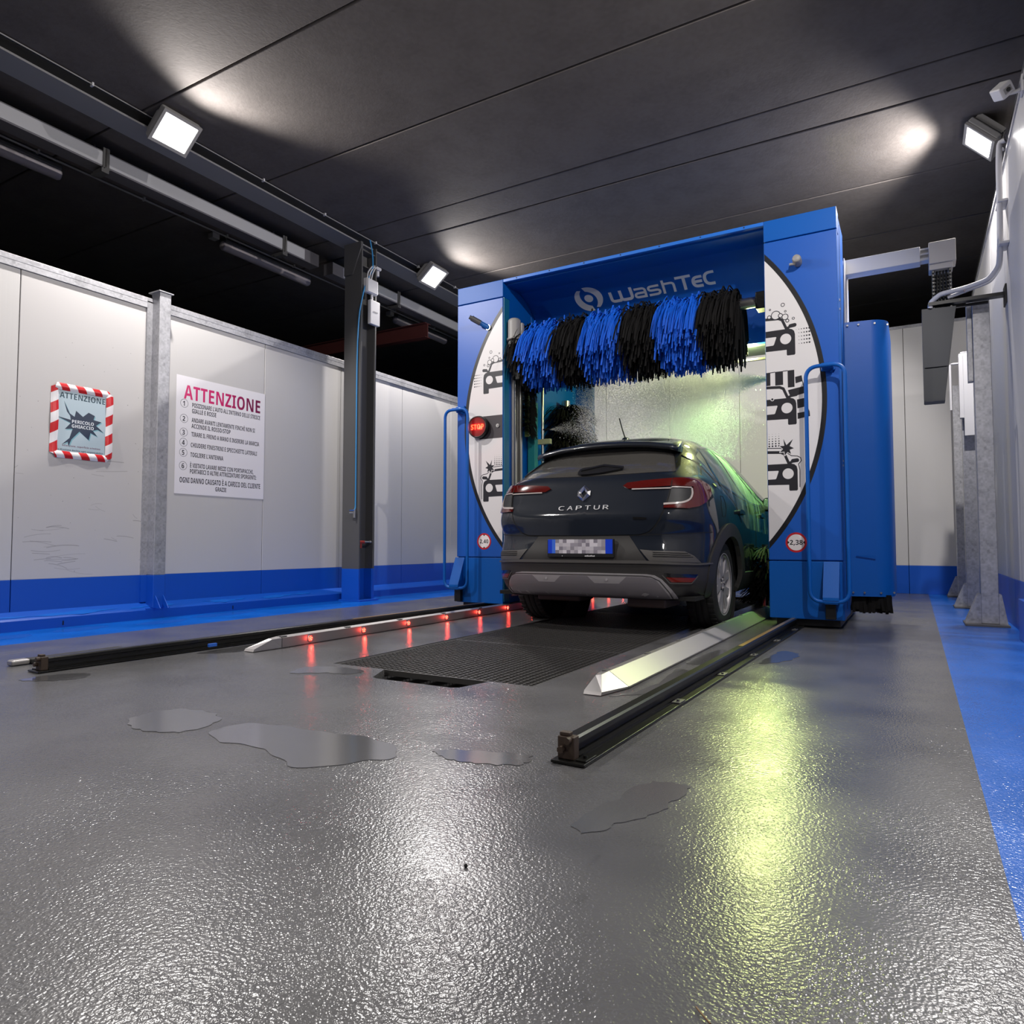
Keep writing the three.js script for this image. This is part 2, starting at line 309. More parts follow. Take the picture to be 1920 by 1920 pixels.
// zinc posts
{
  const p = thing('wall_post', 'zinc coated post standing against the left wall between the two posters', 'post', [LEFT, 0, -4.10]);
  mesh('post', [BB(0.0, 0.13, 0.41, 3.14, -0.06, 0.06, 0.006), BB(0.0, 0.02, 0.41, 3.05, 0.06, 0.115), BB(0, 0.02, 0.41, 3.05, -0.10, -0.06)], zinc, p);
  mesh('painted_foot', [BB(0.0, 0.131, 0.10, 0.41, -0.061, 0.061, 0.006), BB(0, 0.021, 0.155, 0.41, 0.06, 0.115)], wallBlue, p);
  mesh('cap', BB(-0.03, 0.145, 3.14, 3.15, -0.075, 0.075), zinc, p);
  const fin = (z) => { const g = extrude(shape([[0.13, 0.10], [0.22, 0.10], [0.135, 0.22], [0.13, 0.22]]), 0.008); g.translate(0, 0, z); return g; };
  mesh('gusset', fin(0.035), wallBlue, p); mesh('gusset', fin(-0.045), wallBlue, p);
  mesh('base_plate', BB(0, 0.12, 0.085, 0.10, -0.12, 0.12), wallBlue, p);
}
function standPost(z, label, top) {
  const p = thing('support_post', label, 'post', [0.55, 0, z], 'galvanised posts along the right wall');
  mesh('post', BB(-0.065, 0.065, 0.015, top, -0.065, 0.065, 0.006), zinc, p);
  mesh('base_plate', BB(-0.19, 0.13, 0, 0.015, -0.18, 0.2), greySteel, p);
  const side = extrude(shape([[-0.065, 0.015], [-0.18, 0.015], [-0.18, 0.03], [-0.085, 0.27], [-0.065, 0.27]]), 0.01);
  const face = extrude(shape([[0.065, 0.015], [0.125, 0.015], [0.125, 0.03], [0.085, 0.27], [0.065, 0.27]]), 0.01);
  for (const zz of [0.05, -0.06]) { const g = side.clone(); g.translate(0, 0, zz); mesh('gusset', g, zinc, p); const f = face.clone(); f.translate(0, 0, zz); mesh('gusset', f, zinc, p); }
  return p;
}
standPost(-7.38, 'galvanised post under the cable bracket, nearest of the row along the right wall', 2.86);
standPost(-9.28, 'galvanised post carrying a flat white cabinet, second of the row along the right wall', 2.86);
standPost(-11.18, 'galvanised post in the far corner by the back wall, last of the row', 2.86);

// ---------------------------------------------------------------- lights under the ceiling
floodlight(-5.80, 4.475, -3.86, 1, 'glaring floodlight under the ceiling beam over the left wall and its posters', 'floodlights');
floodlight(-5.80, 4.475, -7.84, 1, 'glaring floodlight under the ceiling beam above the left tower of the wash', 'floodlights');
floodlight(0.60, 4.44, -7.65, -1, 'glaring floodlight at the top of the right wall above the cable arm', 'floodlights', 0.75, 1.36);
floodlight(0.60, 4.44, -3.3, -1, 'floodlight on the right wall nearest to the camera, outside the picture', 'floodlights', 0.75, 1.36);
floodlight(-5.80, 4.475, 0.1, 1, 'floodlight under the ceiling beam level with the camera, outside the picture', 'floodlights');
floodlight(0.60, 4.44, 0.9, -1, 'floodlight on the right wall behind the camera, outside the picture', 'floodlights', 0.96, 1.26, 0.6);
{
  const rail = (z0, z1, n, label) => {
    const t = thing('busbar', label, 'cable trunking', [-6.75, 4.32, 0]);
    mesh('trunking', BB(-0.085, 0.085, 0, 0.16, z0, z1, 0.004), M({ color: lin(0.13, 0.125, 0.14), roughness: 0.5 }), t);
    mesh('cover_strip', BB(0.085, 0.088, 0.015, 0.145, z0 + 0.25, z1 - 0.2), M({ color: lin(0.46, 0.46, 0.48), roughness: 0.5 }), t);
    for (const z of n) {
      const h = part('hanger', t, [0, 0, z]);
      mesh('rod', C(0.008, 0.2, 0.112, 0.08, 0, 'y', 8), steel, h); mesh('rod', C(0.008, 0.30, -0.112, 0.14, 0, 'y', 8), steel, h);
      mesh('clamp', [BB(-0.12, 0.125, -0.03, -0.012, -0.025, 0.025), BB(-0.02, 0.13, -0.07, -0.03, -0.01, 0.06), BB(0.088, 0.10, -0.03, 0.19, -0.03, 0.03)], greySteel, h);
    }
  };
  rail(-6.5, 3.5, [-3.72, -5.92, -1.5, 0.7], 'long grey cable trunking hung from the ceiling left of the steel column');
  rail(-16, -6.75, [-8.12, -10.3], 'grey cable trunking hung from the ceiling right of the steel column');
  const c = thing('conduit', 'thin conduit with clips linking the unlit tube lamps', 'conduit', [-7.46, CEIL - 0.025, 0]);
  mesh('pipe', C(0.011, 18, 0, 0, -6, 'z', 8), greyPlastic, c);
  for (let z = 2; z > -14; z -= 1.1) mesh('clip', BB(-0.02, 0.02, -0.014, 0.025, z - 0.01, z + 0.01), greyPlastic, c);
  const tubeLamp = (z, label) => {
    const t = thing('tube_lamp', label, 'tube lamp', [-7.54, CEIL - 0.12, z], 'unlit tube lamps');
    mesh('diffuser', (() => { const g = lathe([[0.001, -0.73], [0.05, -0.73], [0.06, -0.71], [0.06, 0.71], [0.05, 0.73], [0.001, 0.73]], 20); g.rotateX(Math.PI / 2); return g; })(), M({ color: lin(0.42, 0.38, 0.40), roughness: 0.5 }), t);
    mesh('tray', BB(-0.065, 0.065, 0.03, 0.075, -0.72, 0.72, 0.01), greySteel, t);
    for (const e of [-0.48, 0.48]) mesh('mount', BB(-0.02, 0.02, 0.07, 0.12, e - 0.02, e + 0.02), greySteel, t);
    mesh('cable_box', BB(-0.05, 0.05, 0.03, 0.1, 0.80, 0.90, 0.008), greyPlastic, t);
  };
  tubeLamp(-3.02, 'unlit tube lamp nearest the camera, above the left end of the wall');
  tubeLamp(-6.42, 'unlit tube lamp beyond the left wall just left of the steel column');
  tubeLamp(-9.82, 'unlit tube lamp beyond the left wall between column and blue tower');
  const rb = thing('red_beam', 'dull red steel beam in the dark hall behind the left wall', 'beam');
  mesh('web', [BB(-13.5, -6.6, 3.98, 4.2, -8.78, -8.76)], redSteel, rb);
  mesh('flange', [BB(-13.5, -6.6, 4.19, 4.2, -8.84, -8.7), BB(-13.5, -6.6, 3.97, 3.98, -8.84, -8.7)], redSteel, rb);
}

// ---------------------------------------------------------------- posters on the left wall
{
  const t2 = canvasTex(1100, 1200, (c, w, h) => {
    c.fillStyle = '#f2eff3'; c.fillRect(0, 0, w, h);
    const g = c.createLinearGradient(80, 0, 1050, 0); g.addColorStop(0, '#e0407c'); g.addColorStop(0.55, '#cc2168'); g.addColorStop(1, '#7a0f45');
    const fit = (s, x, y, size, width, bold = true, color = '#26242a') => { c.font = (bold ? 'bold ' : '') + size + 'px sans-serif'; c.fillStyle = color; const m = c.measureText(s).width; c.save(); c.translate(x, y); c.scale(width / m, 1); c.fillText(s, 0, 0); c.restore(); };
    fit('ATTENZIONE', 85, 232, 200, 960, true, g);
    const row = (n, y) => { c.strokeStyle = '#2b2930'; c.lineWidth = 3; c.beginPath(); c.arc(92, y - 20, 42, 0, 7); c.stroke(); fit(n, 74, y + 6, 68, 32); };
    row('1', 300); fit("POSIZIONARE L'AUTO ALL'INTERNO DELLE STRISCE", 178, 306, 62, 860); fit('GIALLE E ROSSE', 178, 366, 62, 290);
    row('2', 455); fit('ANDARE AVANTI LENTAMENTE FINCHÈ NON SI', 178, 460, 62, 790); fit('ACCENDE IL ROSSO/STOP', 178, 520, 62, 470);
    row('3', 595); fit('TIRARE IL FRENO A MANO E INSERIRE LA MARCIA', 178, 606, 62, 850);
    row('4', 698); fit('CHIUDERE FINESTRINI E SPECCHIETTI LATERALI', 172, 716, 62, 830);
    row('5', 800); fit("TOGLIERE L'ANTENNA", 172, 816, 62, 390);
    row('6', 935); fit('È VIETATO LAVARE MEZZI CON PORTAPACCHI,', 168, 926, 62, 790); fit('PORTABICI O ALTRE ATTREZZATURE SPORGENTI:', 168, 986, 62, 830);
    fit('OGNI DANNO CAUSATO È A CARICO DEL CLIENTE', 55, 1085, 76, 1000); fit('GRAZIE', 470, 1150, 60, 140);
  });
  const sheet = new THREE.PlaneGeometry(1.10, 1.20, 10, 10); sheet.rotateY(Math.PI / 2);
  const q = thing('rules_poster', 'large white poster of six numbered rules right of the zinc post', 'poster', [LEFT + 0.004, 1.81, -4.868]);
  mesh('print', sheet, M({ map: t2, roughness: 0.45 }), q, true);
  mesh('backing', BB(-0.0025, -0.001, -0.6, 0.6, -0.55, 0.55), plasticWhite, q);
  const t1 = canvasTex(680, 860, (c, w, h) => {
    c.fillStyle = '#b9ccd6'; c.fillRect(0, 0, w, h);
    c.fillStyle = '#1d3f50'; c.font = 'bold 112px sans-serif'; c.save(); c.translate(30, 118); c.scale(625 / c.measureText('ATTENZIONE').width, 1); c.fillText('ATTENZIONE', 0, 0); c.restore();
    const P1 = [[110, 180], [150, 260], [185, 330], [245, 365], [262, 285], [350, 350], [420, 285], [500, 315], [485, 370], [590, 385], [520, 440], [560, 470], [620, 520], [540, 490], [480, 510], [540, 580], [450, 545], [430, 640], [310, 545], [215, 655], [180, 745], [170, 690], [95, 735], [190, 640], [225, 520], [130, 535], [200, 450], [25, 385], [200, 410], [190, 360], [150, 310]].map(([x, y]) => [340 + (x - 345) * 1.08, 452 + (y - 452) * 1.1]);
    c.fillStyle = '#7fb3c0'; c.beginPath(); P1.forEach(([x, y], i) => (i ? c.lineTo(x + 12, y + 14) : c.moveTo(x + 12, y + 14))); c.fill();
    c.fillStyle = '#20304a'; c.beginPath(); P1.forEach(([x, y], i) => (i ? c.lineTo(x, y) : c.moveTo(x, y))); c.fill();
    c.fillStyle = '#e9edf2'; c.font = 'bold 62px sans-serif';
    for (const [s, y] of [['PERICOLO', 445], ['GHIACCIO', 508]]) { c.save(); c.translate(195, y); c.scale(305 / c.measureText(s).width, 1); c.fillText(s, 0, 0); c.restore(); }
    c.font = 'bold 34px sans-serif'; c.fillStyle = '#6d3f56'; c.fillText('Attenzione, superficie scivolosa', 78, 780); c.fillStyle = '#20304a'; c.font = 'bold 33px sans-serif'; c.fillText('la direzione declina ogni responsabilità', 12, 838);
  });
  const p = thing('ice_warning_sign', 'pale blue ice warning sheet in a frame of red and white hazard tape', 'sign', [LEFT + 0.004, 1.775, -3.42]);
  const s1 = new THREE.PlaneGeometry(0.43, 0.545, 6, 6); s1.rotateY(Math.PI / 2);
  mesh('print', s1, M({ map: t1, roughness: 0.4 }), p, true);
  // tape: four lengths, each bulging off the wall, with slanted red and white bars
  const bars = (horizontal) => canvasTex(512, 64, (c, w, h) => { c.fillStyle = '#f1eef0'; c.fillRect(0, 0, w, h); c.fillStyle = '#cf2027'; for (let i = -1; i < 6; i++) { const x = i * 150 + (horizontal ? 30 : 0); c.beginPath(); c.moveTo(x, 0); c.lineTo(x + 74, 0); c.lineTo(x + 74 + 36, h); c.lineTo(x + 36, h); c.fill(); } });
  const tape = (len, width, mat, turn, y, z, flip) => {
    const g = new THREE.PlaneGeometry(len, width, 14, 6), a = g.attributes.position;
    for (let i = 0; i < a.count; i++) { const u = a.getX(i) / (len / 2), v = a.getY(i) / (width / 2); let lift = 0.012 * (1 - v * v) + 0.004 * Math.sin(u * 5 + turn); a.setZ(i, lift + 0.002); a.setX(i, a.getX(i) - Math.sign(u) * Math.max(0, Math.abs(u) - 0.86) * 0.12 * (flip ? v > 0 ? v : 0 : v < 0 ? 0 : v)); }
    g.computeVertexNormals(); g.rotateZ(turn); g.rotateY(Math.PI / 2); g.translate(0, y, z);
    return mesh('tape', g, mat, p, true);
  };
  const mh = M({ map: bars(true), roughness: 0.35, side: THREE.DoubleSide }), mv = M({ map: bars(false), roughness: 0.35, side: THREE.DoubleSide });
  tape(0.48, 0.062, mh, 0, 0.295, 0); tape(0.48, 0.062, mh, Math.PI, -0.295, 0);
  tape(0.60, 0.066, mv, Math.PI / 2, 0, 0.235); tape(0.60, 0.066, mv, Math.PI / 2 + Math.PI, 0, -0.235);
}

// ---------------------------------------------------------------- floor fittings: guide rails, wheel kerbs, grating
function runRail(label, x0, z0, x1, z1, turnedOut) {
  const len = Math.hypot(x1 - x0, z1 - z0), t = thing('running_rail', label, 'rail', [x0, 0, z0]);
  t.rotation.y = Math.atan2(-(x1 - x0), -(z1 - z0));
  const s = turnedOut;
  mesh('base_plate', BB(-0.045 * s, 0.075 * s, 0.002, 0.012, -len, 0, 0.003), railBlack, t);
  const prof = shape([[-0.03, 0.012], [0.03, 0.012], [0.03, 0.02], [0.008, 0.026], [0.008, 0.05], [0.026, 0.056], [0.026, 0.074], [0.018, 0.08], [-0.018, 0.08], [-0.026, 0.074], [-0.026, 0.056], [-0.008, 0.05], [-0.008, 0.026], [-0.03, 0.02]]);
  const bar = extrude(prof, len - 0.06); bar.translate(0, 0, -len);
  mesh('rail', bar, railBlack, t);
  mesh('worn_tread', BB(-0.014, 0.014, 0.0795, 0.0815, -len, -2.4, 0.001), railTop, t);
  mesh('end_stop', [BB(-0.03, 0.03, 0.012, 0.085, -0.058, -0.02, 0.004), C(0.012, 0.02, 0.012, 0.075, -0.012, 'z', 6), C(0.012, 0.02, -0.012, 0.045, -0.012, 'z', 6), BB(-0.025, 0.012, 0.085, 0.097, -0.05, -0.025, 0.003)], endStop, t);
  for (let d = 0.05; d < len; d += d < 0.1 ? 0.95 : 0.75) mesh('clamp_plate', [BB(0.034 * s, 0.072 * s, 0.012, 0.018, -d - 0.05, -d + 0.03, 0.002), C(0.007, 0.012, 0.055 * s, 0.02, -d, 'y', 6)], d < 0.1 ? railBlack : greySteel, t);
  return t;
}
runRail('black running rail bolted to the floor right of the car, worn golden toward the wash', -0.985, -2.03, -0.86, -8.6, 1);
const railLeft = runRail('long black running rail on the floor left of the red lit kerb', -4.17, -2.02, -3.92, -8.6, -1);
{
  const f = thing('rail_cover', 'short flat cover strip with a bright end lying behind the left running rail', 'cover strip', [-4.53, 0, -2.16]);
  mesh('strip', BB(-0.04, 0.04, 0.001, 0.032, -0.56, 0, 0.008), darkSteel, f);
  mesh('end_cap', BB(-0.034, 0.034, 0.001, 0.034, 0, 0.10, 0.012), stainless, f);
  for (const [z, x] of [[-3.02, -4.07], [-4.32, -4.02], [-5.5, -3.97]]) mesh('reflector', BB(x + 4.17 + 0.012, x + 4.17 + 0.03, 0.03, 0.052, z + 2.02 - 0.03, z + 2.02 + 0.03, 0.003), M({ color: lin(0.02, 0.12, 0.55), roughness: 0.3 }), railLeft);
}
function kerb(label, side, xIn, z0, z1, lit) {                 // side +1: sloped face on the +x side
  const t = thing('wheel_kerb', label, 'wheel guide', [xIn, 0, z0]), len = z0 - z1, s = side;
  const prof = [[0, 0.004], [0, 0.07], [s * 0.05, 0.078], [s * 0.15, 0.012], [s * 0.15, 0.004]];
  const body = extrude(shape(s > 0 ? prof.slice().reverse() : prof), len - 0.2); body.translate(0, 0, -len);
  mesh('body', body, stainless, t);
  // pyramid end cap
  const a = [[0, 0.004, -0.195], [0, 0.07, -0.195], [s * 0.05, 0.078, -0.195], [s * 0.15, 0.012, -0.195], [s * 0.15, 0.004, -0.195], [s * 0.012, 0.02, 0.02], [s * 0.10, 0.018, 0.02], [s * 0.012, 0.004, 0.03], [s * 0.10, 0.004, 0.03], [s * 0.01, 0.066, -0.12], [s * 0.042, 0.072, -0.12]];
  const f = [[0, 1, 9], [0, 9, 5], [0, 5, 7], [1, 2, 10], [1, 10, 9], [9, 10, 6], [9, 6, 5], [5, 6, 8], [5, 8, 7], [2, 3, 6], [2, 6, 10], [3, 4, 8], [3, 8, 6]];
  const g = new THREE.BufferGeometry(), pos = [];
  for (const [i, j, k] of f) pos.push(...a[i], ...(s > 0 ? a[k] : a[j]), ...(s > 0 ? a[j] : a[k]));
  g.setAttribute('position', new THREE.Float32BufferAttribute(pos, 3)); g.computeVertexNormals(); g.setAttribute('uv', new THREE.Float32BufferAttribute(new Float32Array(pos.length / 3 * 2), 2));
  mesh('end_cap', g, stainless, t);
  for (let d = 0.22; d < len; d += 0.62) mesh('bolt_plate', BB(s * 0.008, s * 0.036, 0.072, 0.079, -d - 0.03, -d + 0.02, 0.003), greySteel, t);
  for (let k = 0; k < lit; k++) {
    const z = -0.45 - k * 0.552, l = part('marker_light', t, [-s * 0.001, 0.038, z]);
    mesh('ring', (() => { const q = new THREE.TorusGeometry(0.022, 0.004, 8, 20); q.rotateY(Math.PI / 2); return q; })(), steel, l);
    mesh('lens', C(0.022, 0.006, 0, 0, 0, 'x', 20), ledRed, l);
    mesh('light_points', [0, 1, 2, 3, 4].map((i) => C(0.0038, 0.003, -s * 0.0045, 0.0125 * Math.cos(i * 1.2566), 0.0125 * Math.sin(i * 1.2566), 'x', 8)).concat([C(0.0038, 0.003, -s * 0.0045, 0, 0, 'x', 8)]), ledCore, l);
    const q = new THREE.PointLight(new THREE.Color(1, 0.05, 0.03), 0.22, 0, 2); q.position.set(-s * 0.014, 0, 0); q.name = 'red_light'; q.castShadow = true; q.shadow.radius = 0.5; l.add(q);
  }
}
kerb('brushed steel wheel kerb left of the car with a row of red marker lights', -1, -3.72, -3.14, -10.2, 12);
kerb('brushed steel wheel kerb right of the car with a plain sloped face', 1, -1.37, -3.05, -10.2, 0);
{
  const barMat = M({ color: lin(0.075, 0.072, 0.07), roughness: 0.45, metalness: 0.4 });
  const long = new THREE.BoxGeometry(0.006, 0.028, 1.19), cross = new THREE.BoxGeometry(1.30, 0.020, 0.005);
  const names = ['black floor grating panel nearest the camera with the dark slot at its front edge', 'black floor grating panel behind the first one, in front of the car', 'black floor grating panel under the rear of the car', 'black floor grating panel under the middle of the car', 'black floor grating panel under the front of the car'];
  for (let k = 0; k < 5; k++) {
    const z0 = -3.085 - k * 1.235, t = thing('floor_grating', names[k], 'grating', [-2.32, -0.006, z0], 'floor gratings over the drain pit');
    mesh('frame', [BB(-0.66, 0.66, -0.03, 0, -0.012, 0), BB(-0.66, 0.66, -0.03, 0, -1.225, -1.213), BB(-0.662, -0.65, -0.03, 0, -1.225, 0), BB(0.65, 0.662, -0.03, 0, -1.225, 0)], barMat, t);
    if (k > 2) { mesh('bars', [...Array(32).keys()].map((i) => BB(-0.62 + i * 0.04 - 0.003, -0.62 + i * 0.04 + 0.003, -0.028, 0, -1.21, -0.01)), barMat, t).userData.kind = 'stuff'; continue; }
    for (let i = 0; i < 32; i++) { const m = new THREE.Mesh(long, barMat); m.name = 'bar'; m.position.set(-0.62 + i * 0.04, -0.0145, -0.6125); m.castShadow = m.receiveShadow = true; t.add(m); }
    for (let i = 0; i < 33; i++) { const m = new THREE.Mesh(cross, barMat); m.name = 'cross_bar'; m.position.set(0, -0.011, -0.04 - i * 0.0358); m.castShadow = m.receiveShadow = true; t.add(m); }
  }
}
// ---------------------------------------------------------------- standing water
function patchOfFloor(name, label, category, pts, mat, group, y = 0.0022) {
  const c = new THREE.CatmullRomCurve3(pts.map(([x, z]) => V(x, 0, z)), true, 'centripetal'), out = c.getPoints(90).map((p, i) => [p.x + 0.006 * Math.sin(i * 0.7) + 0.003 * Math.sin(i * 1.3), -p.z + 0.006 * Math.sin(i * 0.9)]);
  out.pop();
  const g = extrude(shape(out), 0.0015); g.rotateX(-Math.PI / 2); g.translate(0, y - 0.0018, 0);
  tag(mesh(name, g, mat), label, category, group);
}
patchOfFloor('puddle', 'oval smooth puddle on the grey floor, left of the long one', 'puddle', [[-2.76, -1.71], [-2.74, -1.88], [-2.58, -1.92], [-2.42, -1.86], [-2.38, -1.69], [-2.48, -1.62], [-2.62, -1.62]], stillWater, 'puddles on the wet floor');
patchOfFloor('puddle', 'long smooth puddle on the grey floor under the red light reflections', 'puddle', [[-2.305, -1.74], [-2.28, -1.87], [-2.12, -1.92], [-1.946, -1.93], [-1.75, -1.96], [-1.58, -1.92], [-1.5, -1.82], [-1.56, -1.74], [-1.69, -1.59], [-1.85, -1.64], [-2.0, -1.68], [-2.16, -1.66]], stillWater, 'puddles on the wet floor');
patchOfFloor('puddle', 'jagged smooth puddle in front of the near end of the right running rail', 'puddle', [[-0.76, -1.62], [-0.73, -1.82], [-0.70, -2.0], [-0.64, -2.04], [-0.58, -2.03], [-0.585, -1.9], [-0.60, -1.79], [-0.66, -1.68], [-0.71, -1.58]], stillWater, 'puddles on the wet floor');
patchOfFloor('puddle', 'small smooth puddle left of the end stop of the right running rail', 'puddle', [[-1.43, -1.95], [-1.30, -2.02], [-1.12, -2.06], [-1.10, -1.97], [-1.22, -1.91], [-1.34, -1.90]], stillWater, 'puddles on the wet floor');
patchOfFloor('puddle', 'smooth puddle beside the sloped face of the right wheel kerb at its near end', 'puddle', [[-1.18, -3.15], [-1.14, -3.5], [-1.17, -3.9], [-1.08, -3.86], [-1.06, -3.5], [-1.10, -3.2], [-1.24, -3.05]], stillWater, 'puddles on the wet floor');
patchOfFloor('puddle', 'smooth puddle midway along the right kerb between kerb and running rail', 'puddle', [[-1.17, -4.1], [-1.04, -4.15], [-1.02, -4.55], [-1.12, -4.75], [-1.18, -4.5]], stillWater, 'puddles on the wet floor');
patchOfFloor('puddle', 'smooth puddle on the right side of the running rail by the blue tower', 'puddle', [[-0.80, -4.3], [-0.68, -4.5], [-0.66, -4.8], [-0.76, -4.9], [-0.80, -4.6]], stillWater, 'puddles on the wet floor');
patchOfFloor('puddle', 'smooth puddle in front of the tapered end of the red lit kerb', 'puddle', [[-4.0, -2.9], [-3.86, -3.05], [-3.84, -3.3], [-3.98, -3.5], [-4.04, -3.2]], stillWater, 'puddles on the wet floor');
patchOfFloor('puddle', 'smooth puddle beside the near end stop of the left running rail', 'puddle', [[-4.02, -1.88], [-3.86, -1.95], [-3.80, -2.08], [-3.90, -2.16], [-4.02, -2.06]], stillWater, 'puddles on the wet floor');
patchOfFloor('puddle', 'smooth puddle on the grey floor left of the drain slot', 'puddle', [[-2.96, -2.72], [-2.80, -2.82], [-2.66, -2.86], [-2.64, -2.95], [-2.84, -2.99], [-3.02, -2.9]], stillWater, 'puddles on the wet floor');
patchOfFloor('puddle', 'wide puddle on the blue strip left of the zinc post', 'puddle', [[-5.98, -3.02], [-5.90, -3.1], [-5.90, -3.32], [-6.02, -3.50], [-6.10, -3.36], [-6.08, -3.12]], stillWaterBlue, 'puddles on the blue strip');
patchOfFloor('puddle', 'puddle on the blue strip below the zinc post', 'puddle', [[-5.92, -3.66], [-5.80, -3.75], [-5.80, -4.0], [-5.95, -4.18], [-6.02, -3.95]], stillWaterBlue, 'puddles on the blue strip');
patchOfFloor('puddle', 'puddle on the blue strip below the large rules poster', 'puddle', [[-6.05, -4.3], [-5.92, -4.45], [-5.94, -4.85], [-6.1, -5.1], [-6.16, -4.7]], stillWaterBlue, 'puddles on the blue strip');
patchOfFloor('puddle', 'puddle on the blue strip at the left picture edge', 'puddle', [[-6.0, -2.55], [-5.85, -2.62], [-5.86, -2.8], [-6.04, -2.86]], stillWaterBlue, 'puddles on the blue strip');
function waterStreak(label, z0, z1, seedAt) {                      // water lying along the sloping top of the left plinth
  const A = V(-6.278, 0.1015, 0), B_ = V(LEFT + 0.002, 0.1515, 0), pos = [], n = 60, at = (z, t) => A.clone().lerp(B_, t).setZ(z);
  const edge = (i, k) => { const u = i / n, taper = Math.min(1, 6 * u, 6 * (1 - u)), w = 0.16 + 0.10 * Math.sin(u * 9 + seedAt) + 0.05 * Math.sin(u * 31 + seedAt * 3), m = 0.30 + 0.10 * Math.sin(u * 5 + seedAt * 2); return m + k * Math.max(0.02, w) * taper; };
  for (let i = 0; i < n; i++) { const za = z0 + (z1 - z0) * i / n, zb = z0 + (z1 - z0) * (i + 1) / n, p = [at(za, edge(i, -1)), at(zb, edge(i + 1, -1)), at(za, edge(i, 1)), at(zb, edge(i + 1, 1))]; for (const k of [0, 2, 1, 1, 2, 3]) pos.push(p[k].x, p[k].y, p[k].z); }
  const g = new THREE.BufferGeometry(); g.setAttribute('position', new THREE.Float32BufferAttribute(pos, 3)); g.computeVertexNormals();
  tag(mesh('water_streak', g, stillWaterBlue), label, 'water', 'water streaks on the left plinth');
}
waterStreak('long streak of water on the plinth top left of the zinc post', -2.4, -3.75, 1);
waterStreak('short streak of water on the plinth top at the foot of the zinc post', -3.85, -4.35, 2.4);
waterStreak('streak of water on the plinth top below the large rules poster', -4.6, -5.15, 4);
waterStreak('streak of water on the plinth top near the steel column', -5.3, -6.1, 5.2);
{
  const l = thing('dry_twig', 'small curved dry twig on the floor in the foreground', 'twig', [-0.29, 0.004, -1.06]);
  mesh('stem', tube([[-0.012, 0, -0.018], [0, 0.002, -0.004], [0.016, 0, 0.008]], 0.0014, 12, 5), M({ color: lin(0.22, 0.14, 0.07), roughness: 0.8 }), l);
  tag(mesh('grit_crumb', new THREE.IcosahedronGeometry(0.005, 0).translate(-0.86, 0.004, -1.29), pitBlack), 'small black crumb of dirt on the floor at the picture centre', 'crumb');
}

